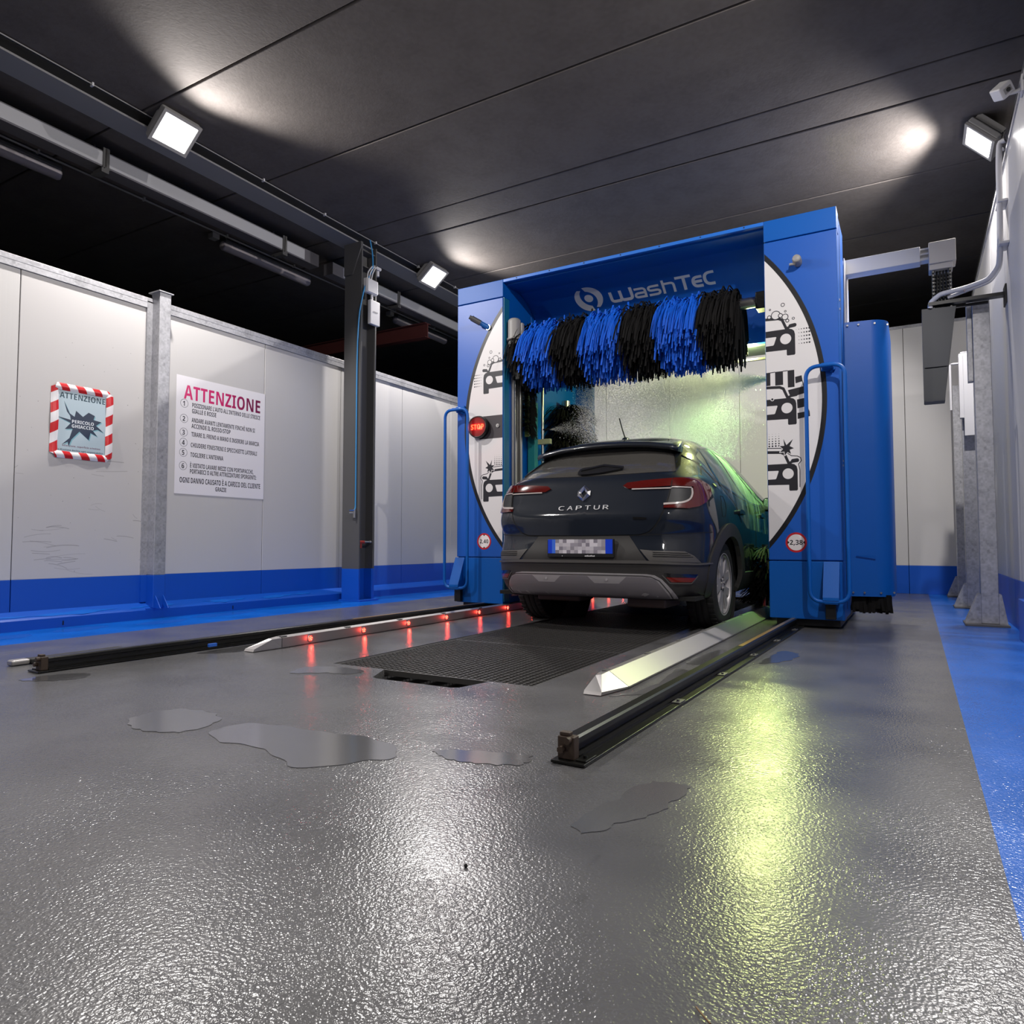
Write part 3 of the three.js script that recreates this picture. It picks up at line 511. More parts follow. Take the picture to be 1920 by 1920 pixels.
// ---------------------------------------------------------------- the wash gantry
const XM = -2.43, ZF = -6.33;
const gantry = thing('wash_gantry', 'blue car wash gantry with two white printed towers and a hanging roller brush', 'car wash', [0, 0, 0]);
const BLUE = '#0453b1';
function towerPrint(left) {
  return canvasTex(468, 2048, (c, w, h) => {
    const S = 2048 / 2.782, X = (x) => (x + 1.095) * 800, Y = (y) => (3.349 - y) * S, k = 800;
    if (left) { c.translate(w, 0); c.scale(-1, 1); }
    c.fillStyle = BLUE; c.fillRect(0, 0, w, h);
    const ell = (a, b, col) => { c.fillStyle = col; c.beginPath(); c.ellipse(X(XM), Y(1.957), a * k, b * S, 0, 0, 7); c.fill(); };
    ell(1.825, 1.905, '#0c0c12'); ell(1.785, 1.865, '#dedbdb');
    const ink = '#1b1a22', paper = '#dedbdb';
    const poly = (p, col = ink) => { c.fillStyle = col; c.beginPath(); p.forEach(([x, y], i) => (i ? c.lineTo(X(x), Y(y)) : c.moveTo(X(x), Y(y)))); c.closePath(); c.fill(); };
    const line = (p, wd, col = ink) => { c.strokeStyle = col; c.lineWidth = wd * k; c.lineJoin = 'round'; c.beginPath(); p.forEach(([x, y], i) => (i ? c.lineTo(X(x), Y(y)) : c.moveTo(X(x), Y(y)))); c.stroke(); };
    const disc = (x, y, r, col = ink) => { c.fillStyle = col; c.beginPath(); c.ellipse(X(x), Y(y), r * k, r * S, 0, 0, 7); c.fill(); };
    const ring = (x, y, r, wd) => { disc(x, y, r); disc(x, y, r - wd, paper); };
    const carFront = (d) => {
      line([[-1.1, 2.667 + d], [-0.985, 2.660 + d], [-0.955, 2.645 + d], [-0.918, 2.555 + d]], 0.022);
      poly([[-1.1, 2.56], [-0.90, 2.56], [-0.875, 2.552], [-0.858, 2.535], [-0.851, 2.505], [-0.851, 2.335], [-0.858, 2.327], [-0.915, 2.327], [-0.921, 2.334], [-0.921, 2.378], [-1.1, 2.381]].map(([x, y]) => [x, y + d]));
      poly([[-1.1, 2.504], [-1.01, 2.503], [-1.005, 2.498], [-1.026, 2.436], [-1.034, 2.43], [-1.1, 2.429]].map(([x, y]) => [x, y + d]), paper);
      disc(-0.928, 2.474 + d, 0.046, paper);
      c.strokeStyle = ink; c.lineCap = 'round'; line([[-0.888, 2.582 + d], [-0.852, 2.586 + d]], 0.03); line([[-0.915, 2.565 + d], [-0.885, 2.58 + d]], 0.02); c.lineCap = 'butt';
    };
    carFront(0);
    for (const [x, y, r] of [[-1.007, 2.694, 0.04], [-0.968, 2.686, 0.02], [-0.93, 2.668, 0.028], [-1.062, 2.684, 0.018], [-0.912, 2.632, 0.016]]) ring(x, y, r, 0.006);
    for (const [x, y, r] of [[-0.947, 2.777, 0.017], [-1.055, 2.75, 0.009], [-0.927, 2.717, 0.010], [-0.862, 2.645, 0.012]]) ring(x, y, r, 0.005);
    for (let i = 0; i < 6; i++) for (let j = 0; j < 5; j++) if (!(i === 0 && j > 0)) disc(-0.84 + i * 0.021, 2.543 - j * 0.031, 0.0018 + i * 0.0011);
    if (left) poly([[-1.1, 1.835], [-0.80, 1.835], [-0.80, 2.083], [-1.1, 2.083]], '#3a3439');
    else {
      carFront(-0.603);
      for (const [a, b, y0, y1] of [[-1.1, -1.062, 2.08, 2.195], [-1.021, -0.956, 2.076, 2.196], [-0.917, -0.863, 2.048, 2.196]]) poly([[a, y0], [b, y0], [b, y1], [a, y1]]);
      line([[-1.062, 2.193], [-1.021, 2.195]], 0.006); line([[-0.956, 2.195], [-0.917, 2.196]], 0.006);
      poly([[-0.857, 2.133], [-0.804, 2.141], [-0.796, 2.09], [-0.853, 2.078]]); line([[-0.798, 2.09], [-0.788, 2.046]], 0.006);
      poly([[-0.917, 2.025], [-0.788, 2.046], [-0.782, 1.986], [-0.846, 1.972], [-0.905, 1.985]]);
      poly([[-0.845, 1.936], [-0.776, 1.945], [-0.764, 1.872], [-0.842, 1.86]]); line([[-0.765, 1.872], [-0.75, 1.828]], 0.006);
      poly([[-0.842, 1.82], [-0.746, 1.83], [-0.742, 1.785], [-0.842, 1.768]]);
      disc(-1.048, 1.958, 0.016, paper); disc(-1.048, 1.958, 0.009);
    }
    carFront(-1.171);
    for (let i = 0; i < 4; i++) for (let j = 0; j < 6; j++) disc(-1.08 + i * 0.027, 1.653 - j * 0.021, 0.0015 + j * 0.0012);
    line([[-1.1, 1.532], [-0.985, 1.526], [-0.93, 1.48], [-0.9, 1.456], [-0.85, 1.45], [-0.825, 1.435], [-0.818, 1.41], [-0.842, 1.382], [-0.832, 1.33], [-0.834, 1.184]], 0.006);
    const st = [[-0.962, 1.604], [-0.938, 1.55], [-0.884, 1.598], [-0.912, 1.54], [-0.878, 1.52], [-0.912, 1.508], [-0.902, 1.472], [-0.93, 1.49], [-0.953, 1.462], [-0.955, 1.495], [-0.992, 1.492], [-0.966, 1.518], [-0.993, 1.545], [-0.955, 1.545]];
    line([...st, st[0]], 0.012, paper); poly(st);
  });
}
function signTex(text, arrowsUp) {
  return canvasTex(256, 256, (c) => {
    c.fillStyle = '#c01f2a'; c.beginPath(); c.arc(128, 128, 128, 0, 7); c.fill();
    c.fillStyle = '#efe7e6'; c.beginPath(); c.arc(128, 128, 103, 0, 7); c.fill();
    c.fillStyle = '#101014'; c.font = 'bold 84px sans-serif'; c.textAlign = 'center'; c.fillText(text, 128, 158, 160);
    for (const s of [-1, 1]) { c.beginPath(); if (arrowsUp) { c.moveTo(108, 128 + s * 104); c.lineTo(148, 128 + s * 104); c.lineTo(128, 128 + s * 80); } else { c.moveTo(128 + s * 104, 106); c.lineTo(128 + s * 104, 150); c.lineTo(128 + s * 80, 128); } c.fill(); }
  });
}
for (const s of [1, -1]) {
  const mx = (x) => (s > 0 ? x : 2 * XM - x), t = part('tower', gantry);
  const box = (x0, x1, ...r) => BB(mx(x0), mx(x1), ...r);
  mesh('cabinet', box(-1.09, -0.515, 0.08, 3.54, -6.97, ZF + -0.02, 0.006), gantryBlue, t);
  mesh('cap_panel', box(-1.095, -0.51, 3.358, 3.545, -6.5, ZF, 0.005), gantryBlue, t);
  mesh('front_panel', box(-1.095, -0.51, 0.567, 3.349, -6.4, ZF, 0.005), gantryBlue, t);
  mesh('kick_panel', box(-1.095, -0.51, 0.075, 0.559, -6.5, ZF, 0.005), gantryBlue, t);
  const face = new THREE.PlaneGeometry(0.575, 2.772); face.translate(mx(-0.8025), 1.958, ZF + 0.0012);
  mesh('printed_face', face, M({ map: towerPrint(s < 0), roughness: 0.42, bumpMap: paintPeel, bumpScale: 0.0003 }), t, true);
  mesh('rear_panel', box(-1.33, -1.09, 0.10, 3.40, -8.25, -8.18, 0.005), gantryBlue, t);
  mesh('skirt', box(-1.05, -0.55, 0.015, 0.08, -8.1, -6.4), blackPaint, t);
  mesh('rear_housing', box(-1.09, -0.56, 0.10, 3.45, -8.25, -6.98, 0.01), gantryBlue, t);
  mesh('side_seam', [box(-0.5155, -0.5125, 0.15, 3.5, -6.63, -6.62)], blackPaint, t);
  mesh('side_strip', [box(-0.515, -0.505, 0.6, 3.35, -7.22, -7.03, 0.003), box(-0.56, -0.5, 0.6, 3.3, -7.34, -7.25, 0.003)], whitePaint, t);
  mesh('rivet', [box(-0.512, -0.506, 2.78, 2.80, -6.50, -6.48), box(-0.512, -0.506, 2.70, 2.72, -6.50, -6.48), box(-0.512, -0.506, 1.40, 1.415, -6.5, -6.48), box(-0.512, -0.506, 1.36, 1.375, -6.5, -6.48)], steel, t);
  // spray nozzle on the front
  const nz = part('nozzle', t, [s > 0 ? -0.815 : -3.945, s > 0 ? 3.11 : 3.045, ZF]);
  if (s > 0) mesh('body', [(() => { const g = lathe([[0.001, 0], [0.032, 0], [0.036, 0.03], [0.036, 0.09], [0.028, 0.11], [0.001, 0.11]], 20); g.rotateX(Math.PI / 2 - 0.15); return g; })(), C(0.012, 0.05, -0.035, -0.02, 0.07, 'x', 8)], greyPlastic, nz);
  else {
    const q = (a, b, r) => { const g = new THREE.CylinderGeometry(r, r, b - a, 16); g.translate(0, (a + b) / 2, 0); g.rotateZ(0.75); g.rotateX(0.9); return g; };
    mesh('stem', q(0, 0.10, 0.026), M({ color: lin(0.01, 0.12, 0.42), roughness: 0.4 }), nz); mesh('head', [q(0.10, 0.21, 0.03), q(0.21, 0.235, 0.022)], greySteel, nz); mesh('foot', C(0.03, 0.014, 0, 0, 0.007, 'z', 16), steel, nz);
  }
  // guard bar with its brackets
  const gb = part('guard_bar', t);
  mesh('bar', s > 0 ? loopTube(-0.757, -0.462, 0.235, 2.175, ZF + 0.12, 0.10, 0.0165) : loopTube(-4.43, -4.135, 0.235, 2.165, ZF + 0.12, 0.09, 0.0165), gantryBlue, gb);
  const bx = s > 0 ? -0.60 : -4.30;
  mesh('upper_bracket', [BB(bx - 0.05, bx + 0.06, 2.15, 2.22, ZF, ZF + 0.03, 0.008), BB(bx - 0.04, bx + 0.05, 2.16, 2.185, ZF + 0.02, ZF + 0.13, 0.006), C(0.009, 0.03, bx + 0.03, 2.14, ZF + 0.03, 'z', 6)], gantryBlue, gb);
  const w = extrude(shape([[0, 0.56], [0.015, 0.56], [0.14, 0.27], [0.14, 0.245], [0, 0.245]]), 0.12); w.rotateY(-Math.PI / 2); w.translate(bx + 0.06, 0, ZF);
  mesh('lower_bracket', [w, BB(bx - 0.05, bx + 0.055, 0.215, 0.25, ZF, ZF + 0.13, 0.005)], gantryBlue, gb);
  mesh('foot_block', BB(bx - 0.05, bx + 0.03, 0.085, 0.22, ZF, ZF + 0.05, 0.006), blackPaint, gb);
  const sg = new THREE.CircleGeometry(s > 0 ? 0.085 : 0.088, 40); sg.translate(s > 0 ? -0.872 : -3.997, s > 0 ? 0.718 : 0.734, ZF + 0.0025);
  const sm = mesh('clearance_sign', sg, M({ map: signTex(s > 0 ? '2,38' : '2,40', s < 0), roughness: 0.4 }), t, true);
  sm.userData.label = s > 0 ? 'round red edged 2,38 width sign' : 'round red edged 2,40 height sign';
}
// header: roof plate, bright front lip and the curved visor with the lettering
{
  mesh('roof_plate', BB(-3.765, -1.095, 3.50, 3.53, -8.25, -6.4), headerBlue, gantry);
  mesh('front_lip', BB(-3.765, -1.095, 3.512, 3.545, -6.362, -6.332, 0.004), M({ color: lin(0.02, 0.16, 0.62), roughness: 0.35 }), gantry);
  for (let i = 0; i < 7; i++) mesh('lip_screw', C(0.006, 0.006, -3.6 + i * 0.39, 3.53, -6.330, 'z', 8), darkSteel, gantry);
  const prof = [[-6.345, 3.513], [-6.5, 3.522], [-6.68, 3.505], [-6.8, 3.467], [-6.88, 3.43], [-6.96, 3.382], [-7.04, 3.32], [-7.12, 3.225], [-7.17, 3.11], [-7.2, 2.9], [-7.2, 2.72]];
  const curve = new THREE.CatmullRomCurve3(prof.map(([z, y]) => V(0, y, z))), len = curve.getLength(), N = 48, pts = curve.getSpacedPoints(N);
  const g = new THREE.PlaneGeometry(2.67, 1, 1, N), a = g.attributes.position, u = g.attributes.uv;
  for (let i = 0; i < a.count; i++) { const k = Math.round((1 - u.getY(i)) * N); a.setXYZ(i, a.getX(i) + XM, pts[k].y, pts[k].z); }
  g.computeVertexNormals();
  const at = (z) => { let b = 0, e = 9; pts.forEach((p, i) => { const d = Math.abs(p.z - z); if (d < e) { e = d; b = i; } }); return b / N; };
  const tex = canvasTex(2048, 1024, (c, w, h) => {
    c.fillStyle = BLUE; c.fillRect(0, 0, w, h);
    const sx = w / 2.67, sy = h / len, X = (x) => (x + 3.765) * sx, top = at(-6.9) * h, cap = 0.158 * sy, base = top + cap;
    c.strokeStyle = c.fillStyle = '#f4f2f2';
    const k = sx, L = (f) => { c.beginPath(); f(); c.stroke(); };
    const q = (x, y) => [X(x), base - y * sy];                  // letter space: metres from the baseline
    c.lineCap = 'butt'; c.lineJoin = 'round'; c.lineWidth = 0.034 * k;
    const path = (pts_) => L(() => pts_.forEach((p, i) => (i ? (p.length === 2 ? c.lineTo(...q(...p)) : c.quadraticCurveTo(...q(p[0], p[1]), ...q(p[2], p[3]))) : c.moveTo(...q(...p)))));
    path([[-2.785, 0.14], [-2.785, 0.05], [-2.785, 0.017, -2.745, 0.017], [-2.69, 0.017], [-2.675, 0.03, -2.675, 0.05], [-2.675, 0.14]]);
    path([[-2.675, 0.05], [-2.675, 0.017, -2.64, 0.017], [-2.59, 0.017], [-2.555, 0.017, -2.555, 0.05], [-2.555, 0.158]]);
    c.lineWidth = 0.027 * k;
    path([[-2.52, 0.115], [-2.44, 0.115], [-2.405, 0.115, -2.405, 0.08], [-2.405, 0]]); path([[-2.405, 0.0135], [-2.48, 0.0135], [-2.515, 0.0135, -2.515, 0.036], [-2.515, 0.062, -2.48, 0.062], [-2.405, 0.062]]);
    path([[-2.25, 0.115], [-2.33, 0.115], [-2.365, 0.115, -2.365, 0.09], [-2.365, 0.065, -2.33, 0.065], [-2.29, 0.065], [-2.25, 0.065, -2.25, 0.04], [-2.25, 0.0135, -2.29, 0.0135], [-2.37, 0.0135]]);
    path([[-2.205, 0], [-2.205, 0.165]]); path([[-2.205, 0.115], [-2.13, 0.115], [-2.095, 0.115, -2.095, 0.08], [-2.095, 0]]);
    c.lineWidth = 0.032 * k; path([[-2.07, 0.158], [-1.91, 0.158]]); path([[-1.985, 0.158], [-1.985, 0]]);
    path([[-1.80, 0.125], [-1.845, 0.125], [-1.895, 0.125, -1.895, 0.07], [-1.895, 0.017, -1.845, 0.017], [-1.80, 0.017]]); path([[-1.89, 0.072], [-1.805, 0.072]]);
    path([[-1.675, 0.155], [-1.72, 0.155], [-1.775, 0.15, -1.775, 0.09], [-1.775, 0.02, -1.72, 0.02], [-1.68, 0.02]]);
    // emblem: a dot between two crescents
    const ey = (at(-6.8) + at(-7.07)) / 2 * h, ex = X(-3.035), R = 0.16;
    const crescent = (s) => { c.save(); c.translate(ex, ey); c.scale(sx * s, sy * s); c.beginPath(); c.arc(0, 0, R, -1.75, 0.95); c.arc(-0.045, 0.03, R * 0.84, 0.75, -1.3, true); c.closePath(); c.fill(); c.restore(); };
    crescent(1); crescent(-1); c.beginPath(); c.ellipse(ex, ey, 0.05 * sx, 0.05 * sy, 0, 0, 7); c.fill();
  });
  const vm = mesh('visor', g, M({ map: tex, roughness: 0.5, side: THREE.DoubleSide }), gantry, true);
  vm.userData.label = 'curved dark blue visor with grey lettering and emblem';
  mesh('visor_back', BB(-3.765, -1.095, 2.72, 3.5, -7.26, -7.215), headerBlue, gantry);
}
// stop lamp on the left tower
{
  const t = part('stop_lamp', gantry, [-4.047, 1.964, ZF]);
  mesh('casing', (() => { const g = lathe([[0.001, 0], [0.118, 0], [0.122, 0.05], [0.115, 0.075], [0.105, 0.07], [0.1, 0.06], [0.001, 0.06]], 36); g.rotateX(Math.PI / 2); return g; })(), blackPaint, t);
  const st = canvasTex(256, 256, (c) => {
    c.fillStyle = '#2a0204'; c.fillRect(0, 0, 256, 256); c.textAlign = 'center'; c.font = 'bold 92px sans-serif';
    c.fillStyle = '#ff2a12'; c.strokeStyle = '#d01208'; c.lineWidth = 20; c.lineJoin = 'round'; c.strokeText('STOP', 128, 160, 205); c.fillStyle = '#ff8a50'; c.fillText('STOP', 128, 160, 205);
  });
  const f = new THREE.CircleGeometry(0.103, 40); f.translate(0, 0, 0.064);
  mesh('stop_screen', f, M({ color: lin(0.08, 0.01, 0.01), emissiveMap: st, emissive: 0xffffff, emissiveIntensity: 16, roughness: 0.2 }), t, true);
  const l = new THREE.PointLight(new THREE.Color(1, 0.08, 0.04), 1.0, 0, 2); l.position.set(0, 0, 0.12); l.castShadow = true; l.name = 'red_light'; t.add(l);
  mesh('knob', [C(0.02, 0.012, 0.222, 0.0, 0.006, 'z', 16), C(0.008, 0.02, 0.222, 0, 0.01, 'z', 8)], steel, gantry).position.set(-4.047, 1.968, ZF);
}
// machinery inside the left tower's opening
{
  const teal = M({ color: lin(0.02, 0.24, 0.24), roughness: 0.45 });
  mesh('edge_strip', BB(-3.765, -3.757, 0.1, 3.35, -6.45, -6.34), M({ color: lin(0.01, 0.16, 0.30), roughness: 0.35 }), gantry);
  mesh('guide_rail', [BB(-3.765, -3.70, 0.15, 2.95, -6.64, -6.60, 0.004), BB(-3.765, -3.72, 0.15, 2.95, -6.56, -6.52, 0.004), BB(-3.765, -3.75, 0.15, 2.95, -6.66, -6.50)], steel, gantry);
  const mo = part('gear_motor', gantry, [-3.675, 2.70, -6.42]);
  mesh('motor', lathe([[0.001, 0.42], [0.05, 0.42], [0.066, 0.405], [0.07, 0.38], [0.07, 0.21], [0.08, 0.205], [0.08, 0.18], [0.001, 0.18]], 28), greyPlastic, mo);
  mesh('gearbox', lathe([[0.07, 0.18], [0.07, 0.13], [0.05, 0.12], [0.045, 0.05], [0.03, 0.03], [0.028, -0.04], [0.001, -0.04]], 24), greyPlastic, mo);
  mesh('clamp_band', [lathe([[0.066, 0.19], [0.073, 0.19], [0.073, 0.172], [0.066, 0.172]], 24), lathe([[0.058, 0.135], [0.073, 0.135], [0.073, 0.125], [0.058, 0.125]], 24)], darkSteel, mo);
  mesh('side_fin', B(0.03, 0.16, 0.05, 0.085, 0.29, -0.02, 0.01), greyPlastic, mo);
  mesh('bearing_block', BB(-3.74, -3.56, 2.48, 2.70, -6.72, -6.5, 0.01), blackPaint, gantry);
  mesh('bearing_block', BB(-1.22, -1.10, 2.86, 3.02, -6.72, -6.58, 0.01), blackPaint, gantry);
  mesh('rack_strip', [BB(-3.74, -3.70, 1.9, 2.68, -6.80, -6.765), ...[...Array(26).keys()].map((i) => BB(-3.70, -3.69, 1.91 + i * 0.03, 1.925 + i * 0.03, -6.80, -6.765))], M({ color: lin(0.30, 0.42, 0.10), roughness: 0.4 }), gantry);
  mesh('slider_plate', BB(-3.75, -3.66, 1.05, 2.30, -6.93, -6.85, 0.005), teal, gantry);
  mesh('spray_pipe', [C(0.017, 2.2, -3.66, 1.55, -7.04, 'y', 14), C(0.022, 0.02, -3.66, 1.98, -7.04, 'y', 14), C(0.022, 0.02, -3.66, 1.42, -7.04, 'y', 14)], steel, gantry);
  mesh('pipe_clamp', BB(-3.71, -3.55, 1.84, 1.90, -7.06, -7.01, 0.004), M({ color: lin(0.42, 0.45, 0.25), roughness: 0.4 }), gantry);
  mesh('spray_tip', [C(0.008, 0.09, -3.60, 2.01, -7.03, 'x', 8), C(0.01, 0.09, -3.60, 1.42, -7.03, 'x', 8)], blackPaint, gantry);
  mesh('spray_tip', C(0.010, 0.06, -1.12, 2.30, -7.0, 'x', 8), blackPaint, gantry);
  const d = part('dryer_bar', gantry);
  mesh('casing', BB(-3.70, -1.12, 2.74, 3.0, -7.8, -7.42, 0.02), M({ color: lin(0.012, 0.016, 0.02), roughness: 0.4 }), d);
  mesh('outlet_lip', [BB(-1.62, -1.14, 2.585, 2.61, -7.40, -7.37, 0.004), BB(-1.5, -1.16, 2.80, 2.84, -7.42, -7.38)], steel, d);
}
// lamps of the wash show, inside the gantry
function washLamp(x, y, z, color, power, r, label) {
  const t = part('wash_lamp', gantry, [x, y, z]); t.userData.label = label;
  const c = new THREE.Color(...color);
  mesh('lamp_housing', [BB(-0.035, 0.035, -0.02, 0.035, -0.06, -0.02, 0.006)], blackPaint, t);
  mesh('lamp_bulb', new THREE.SphereGeometry(0.022, 16, 12), M({ color: c, emissive: c, emissiveIntensity: 90 }), t);
  const l = new THREE.PointLight(c, power, 0, 2); l.castShadow = true; l.shadow.radius = r; l.name = 'wash_light'; t.add(l);
}
washLamp(-1.48, 2.68, -7.36, [0.92, 1, 0.36], YELLOW_LAMP, 5, 'small warm yellow wash lamp');
{
  const t = part('wash_lamp', gantry, [-1.16, 2.40, -7.55]); t.userData.label = 'green wash lamp'; const c = new THREE.Color(0.40, 1, 0.24);
  mesh('lamp_housing', C(0.05, 0.08, 0.02, 0.02, 0, 'x', 20), blackPaint, t);
  mesh('lamp_face', C(0.04, 0.008, -0.026, 0.02, 0, 'x', 20), M({ color: c, emissive: c, emissiveIntensity: 40 }), t);
  spot(t, [-0.06, 0.02, 0], [-0.75, -1.0, 0.30], GREEN_LAMP, c, 0.72, 0.5, 1.5);
}
{
  const t = part('wash_lamp', gantry, [-1.14, 1.45, -6.72]); t.userData.label = 'low yellow green wash lamp'; const c = new THREE.Color(0.80, 1, 0.30);
  mesh('lamp_housing', BB(-0.01, 0.045, -0.05, 0.05, -0.05, 0.05, 0.008), blackPaint, t);
  mesh('lamp_face', BB(-0.014, -0.01, -0.04, 0.04, -0.04, 0.04), M({ color: c, emissive: c, emissiveIntensity: 40 }), t);
  spot(t, [-0.04, 0, 0.0], [0.80, -1.45, 4.3], LOW_LAMP, c, 0.27, 0.8, 3);
}
// roller brush: foam strips hanging over the shaft in black and blue bands
const foamBlue = P({ color: lin(0.003, 0.10, 0.62), roughness: 0.6, specularIntensity: 0.6, side: THREE.DoubleSide }), foamBlack = P({ color: lin(0.006, 0.0055, 0.0055), roughness: 0.8, specularIntensity: 0.35, side: THREE.DoubleSide });
function ribbons(n, place) {                                   // many narrow strips joined into one part
  const pos = [], K = 6;
  for (let i = 0; i < n; i++) {
    const { path, half } = place();
    for (let k = 0; k + 1 < path.length; k++) {
      const [p, a] = path[k], [q, b] = path[k + 1], s = V(...a).multiplyScalar(half), t = V(...b).multiplyScalar(half), P0 = V(...p), P1 = V(...q);
      const A = P0.clone().add(s), B_ = P0.clone().sub(s), C_ = P1.clone().add(t), D = P1.clone().sub(t);
      for (const v of [A, B_, C_, B_, D, C_]) pos.push(v.x, v.y, v.z);
    }
  }
  const g = new THREE.BufferGeometry(); g.setAttribute('position', new THREE.Float32BufferAttribute(pos, 3)); g.computeVertexNormals();
  g.setAttribute('uv', new THREE.Float32BufferAttribute(new Float32Array(pos.length / 3 * 2), 2));
  return g;
}
{
  const br = part('roller_brush', gantry, [0, 2.95, -6.66]);
  mesh('shaft', [C(0.05, 2.62, -2.43, 0, 0, 'x', 24)], steel, br);
  mesh('shaft_collar', [C(0.062, 0.05, -1.20, 0, 0, 'x', 24), C(0.062, 0.03, -3.69, 0, 0, 'x', 24)], blackPaint, br);
  const cuts = [-3.66, -3.55, -3.18, -2.86, -2.44, -2.08, -1.68, -1.36];
  for (let k = 0; k < 7; k++) {
    const w = cuts[k + 1] - cuts[k], lean = -0.06;
    const g = ribbons(Math.round(w * 4200), () => {
      const x0 = rr(cuts[k], cuts[k + 1]), f = rnd() * Math.PI * 2, L = (rnd() < 0.4 ? rr(0.46, 0.58) : rr(0.2, 0.5)), K = 7, foot = rr(-0.62, -0.57);
      let p = [x0, Math.sin(f) * 0.055, Math.cos(f) * 0.06], d = [rr(-0.12, 0.12) + lean, Math.sin(f) * (Math.sin(f) > 0 ? 0.45 : 1) - 0.1, Math.cos(f)];
      const tw = rr(-0.5, 0.5), path = [], stiff = rr(0.22, 0.5);
      for (let i = 0; i <= K; i++) {
        const cs = Math.cos(tw * i * 0.3), sn = Math.sin(tw * i * 0.3);
        path.push([[p[0], Math.max(p[1], foot), p[2]], [cs, 0, sn]]);
        const n = Math.hypot(...d), st = L / K; p = p.map((v, j) => v + (d[j] / n) * st);
        d = [d[0] * 0.9 + lean * 0.15, d[1] - stiff - i * 0.05, d[2] * 0.97];
      }
      return { path, half: rr(0.005, 0.009) };
    });
    mesh('bristles', g, k % 2 ? foamBlue : foamBlack, br, true).userData.kind = 'stuff';
  }
  // upright side brushes behind the towers, black above and blue below
  for (const s of [-1, 1]) {
    const sb = part('side_brush', gantry, [s < 0 ? -3.66 : -1.26, 0, s < 0 ? -7.66 : -7.2]), R = s < 0 ? 0.34 : 0.21;
    mesh('shaft', C(0.05, s < 0 ? 2.2 : 0.6, 0, s < 0 ? 1.35 : 0.4, 0, 'y', 16), steel, sb);
    for (const [y0, y1, m] of s < 0 ? [[0.25, 1.62, foamBlue], [1.62, 2.38, foamBlack]] : [[0.2, 0.68, foamBlack]])
      mesh('bristles', ribbons(Math.round((y1 - y0) * 1500), () => {
        const f = rnd() * Math.PI * 2, y = rr(y0, y1), path = []; let p = [Math.cos(f) * 0.05, y, Math.sin(f) * 0.05], d = [Math.cos(f), 0.15, Math.sin(f)];
        for (let i = 0; i < 7; i++) { path.push([p.slice(), [-Math.sin(f), 0, Math.cos(f)]]); const n = Math.hypot(...d); p = p.map((v, j) => v + d[j] / n * R / 5.2); d = [d[0], d[1] - 0.22, d[2]]; }
        return { path, half: rr(0.006, 0.011) };
      }), m, sb, true).userData.kind = 'stuff';
  }
  const ts = part('splash_curtain', gantry);                     // narrow black brush along the left guide
  mesh('bristles', ribbons(700, () => { const y = rr(1.95, 2.75), z = rr(-6.80, -6.66), path = []; let p = [-3.74, y, z], d = [1, 0.1, 0]; for (let i = 0; i < 5; i++) { path.push([p.slice(), [0, 0, 1]]); const n = Math.hypot(...d); p = p.map((v, j) => v + d[j] / n * 0.05); d = [d[0] * 0.8, d[1] - 0.5, d[2]]; } return { path, half: 0.005 }; }), foamBlack, ts, true).userData.kind = 'stuff';
}
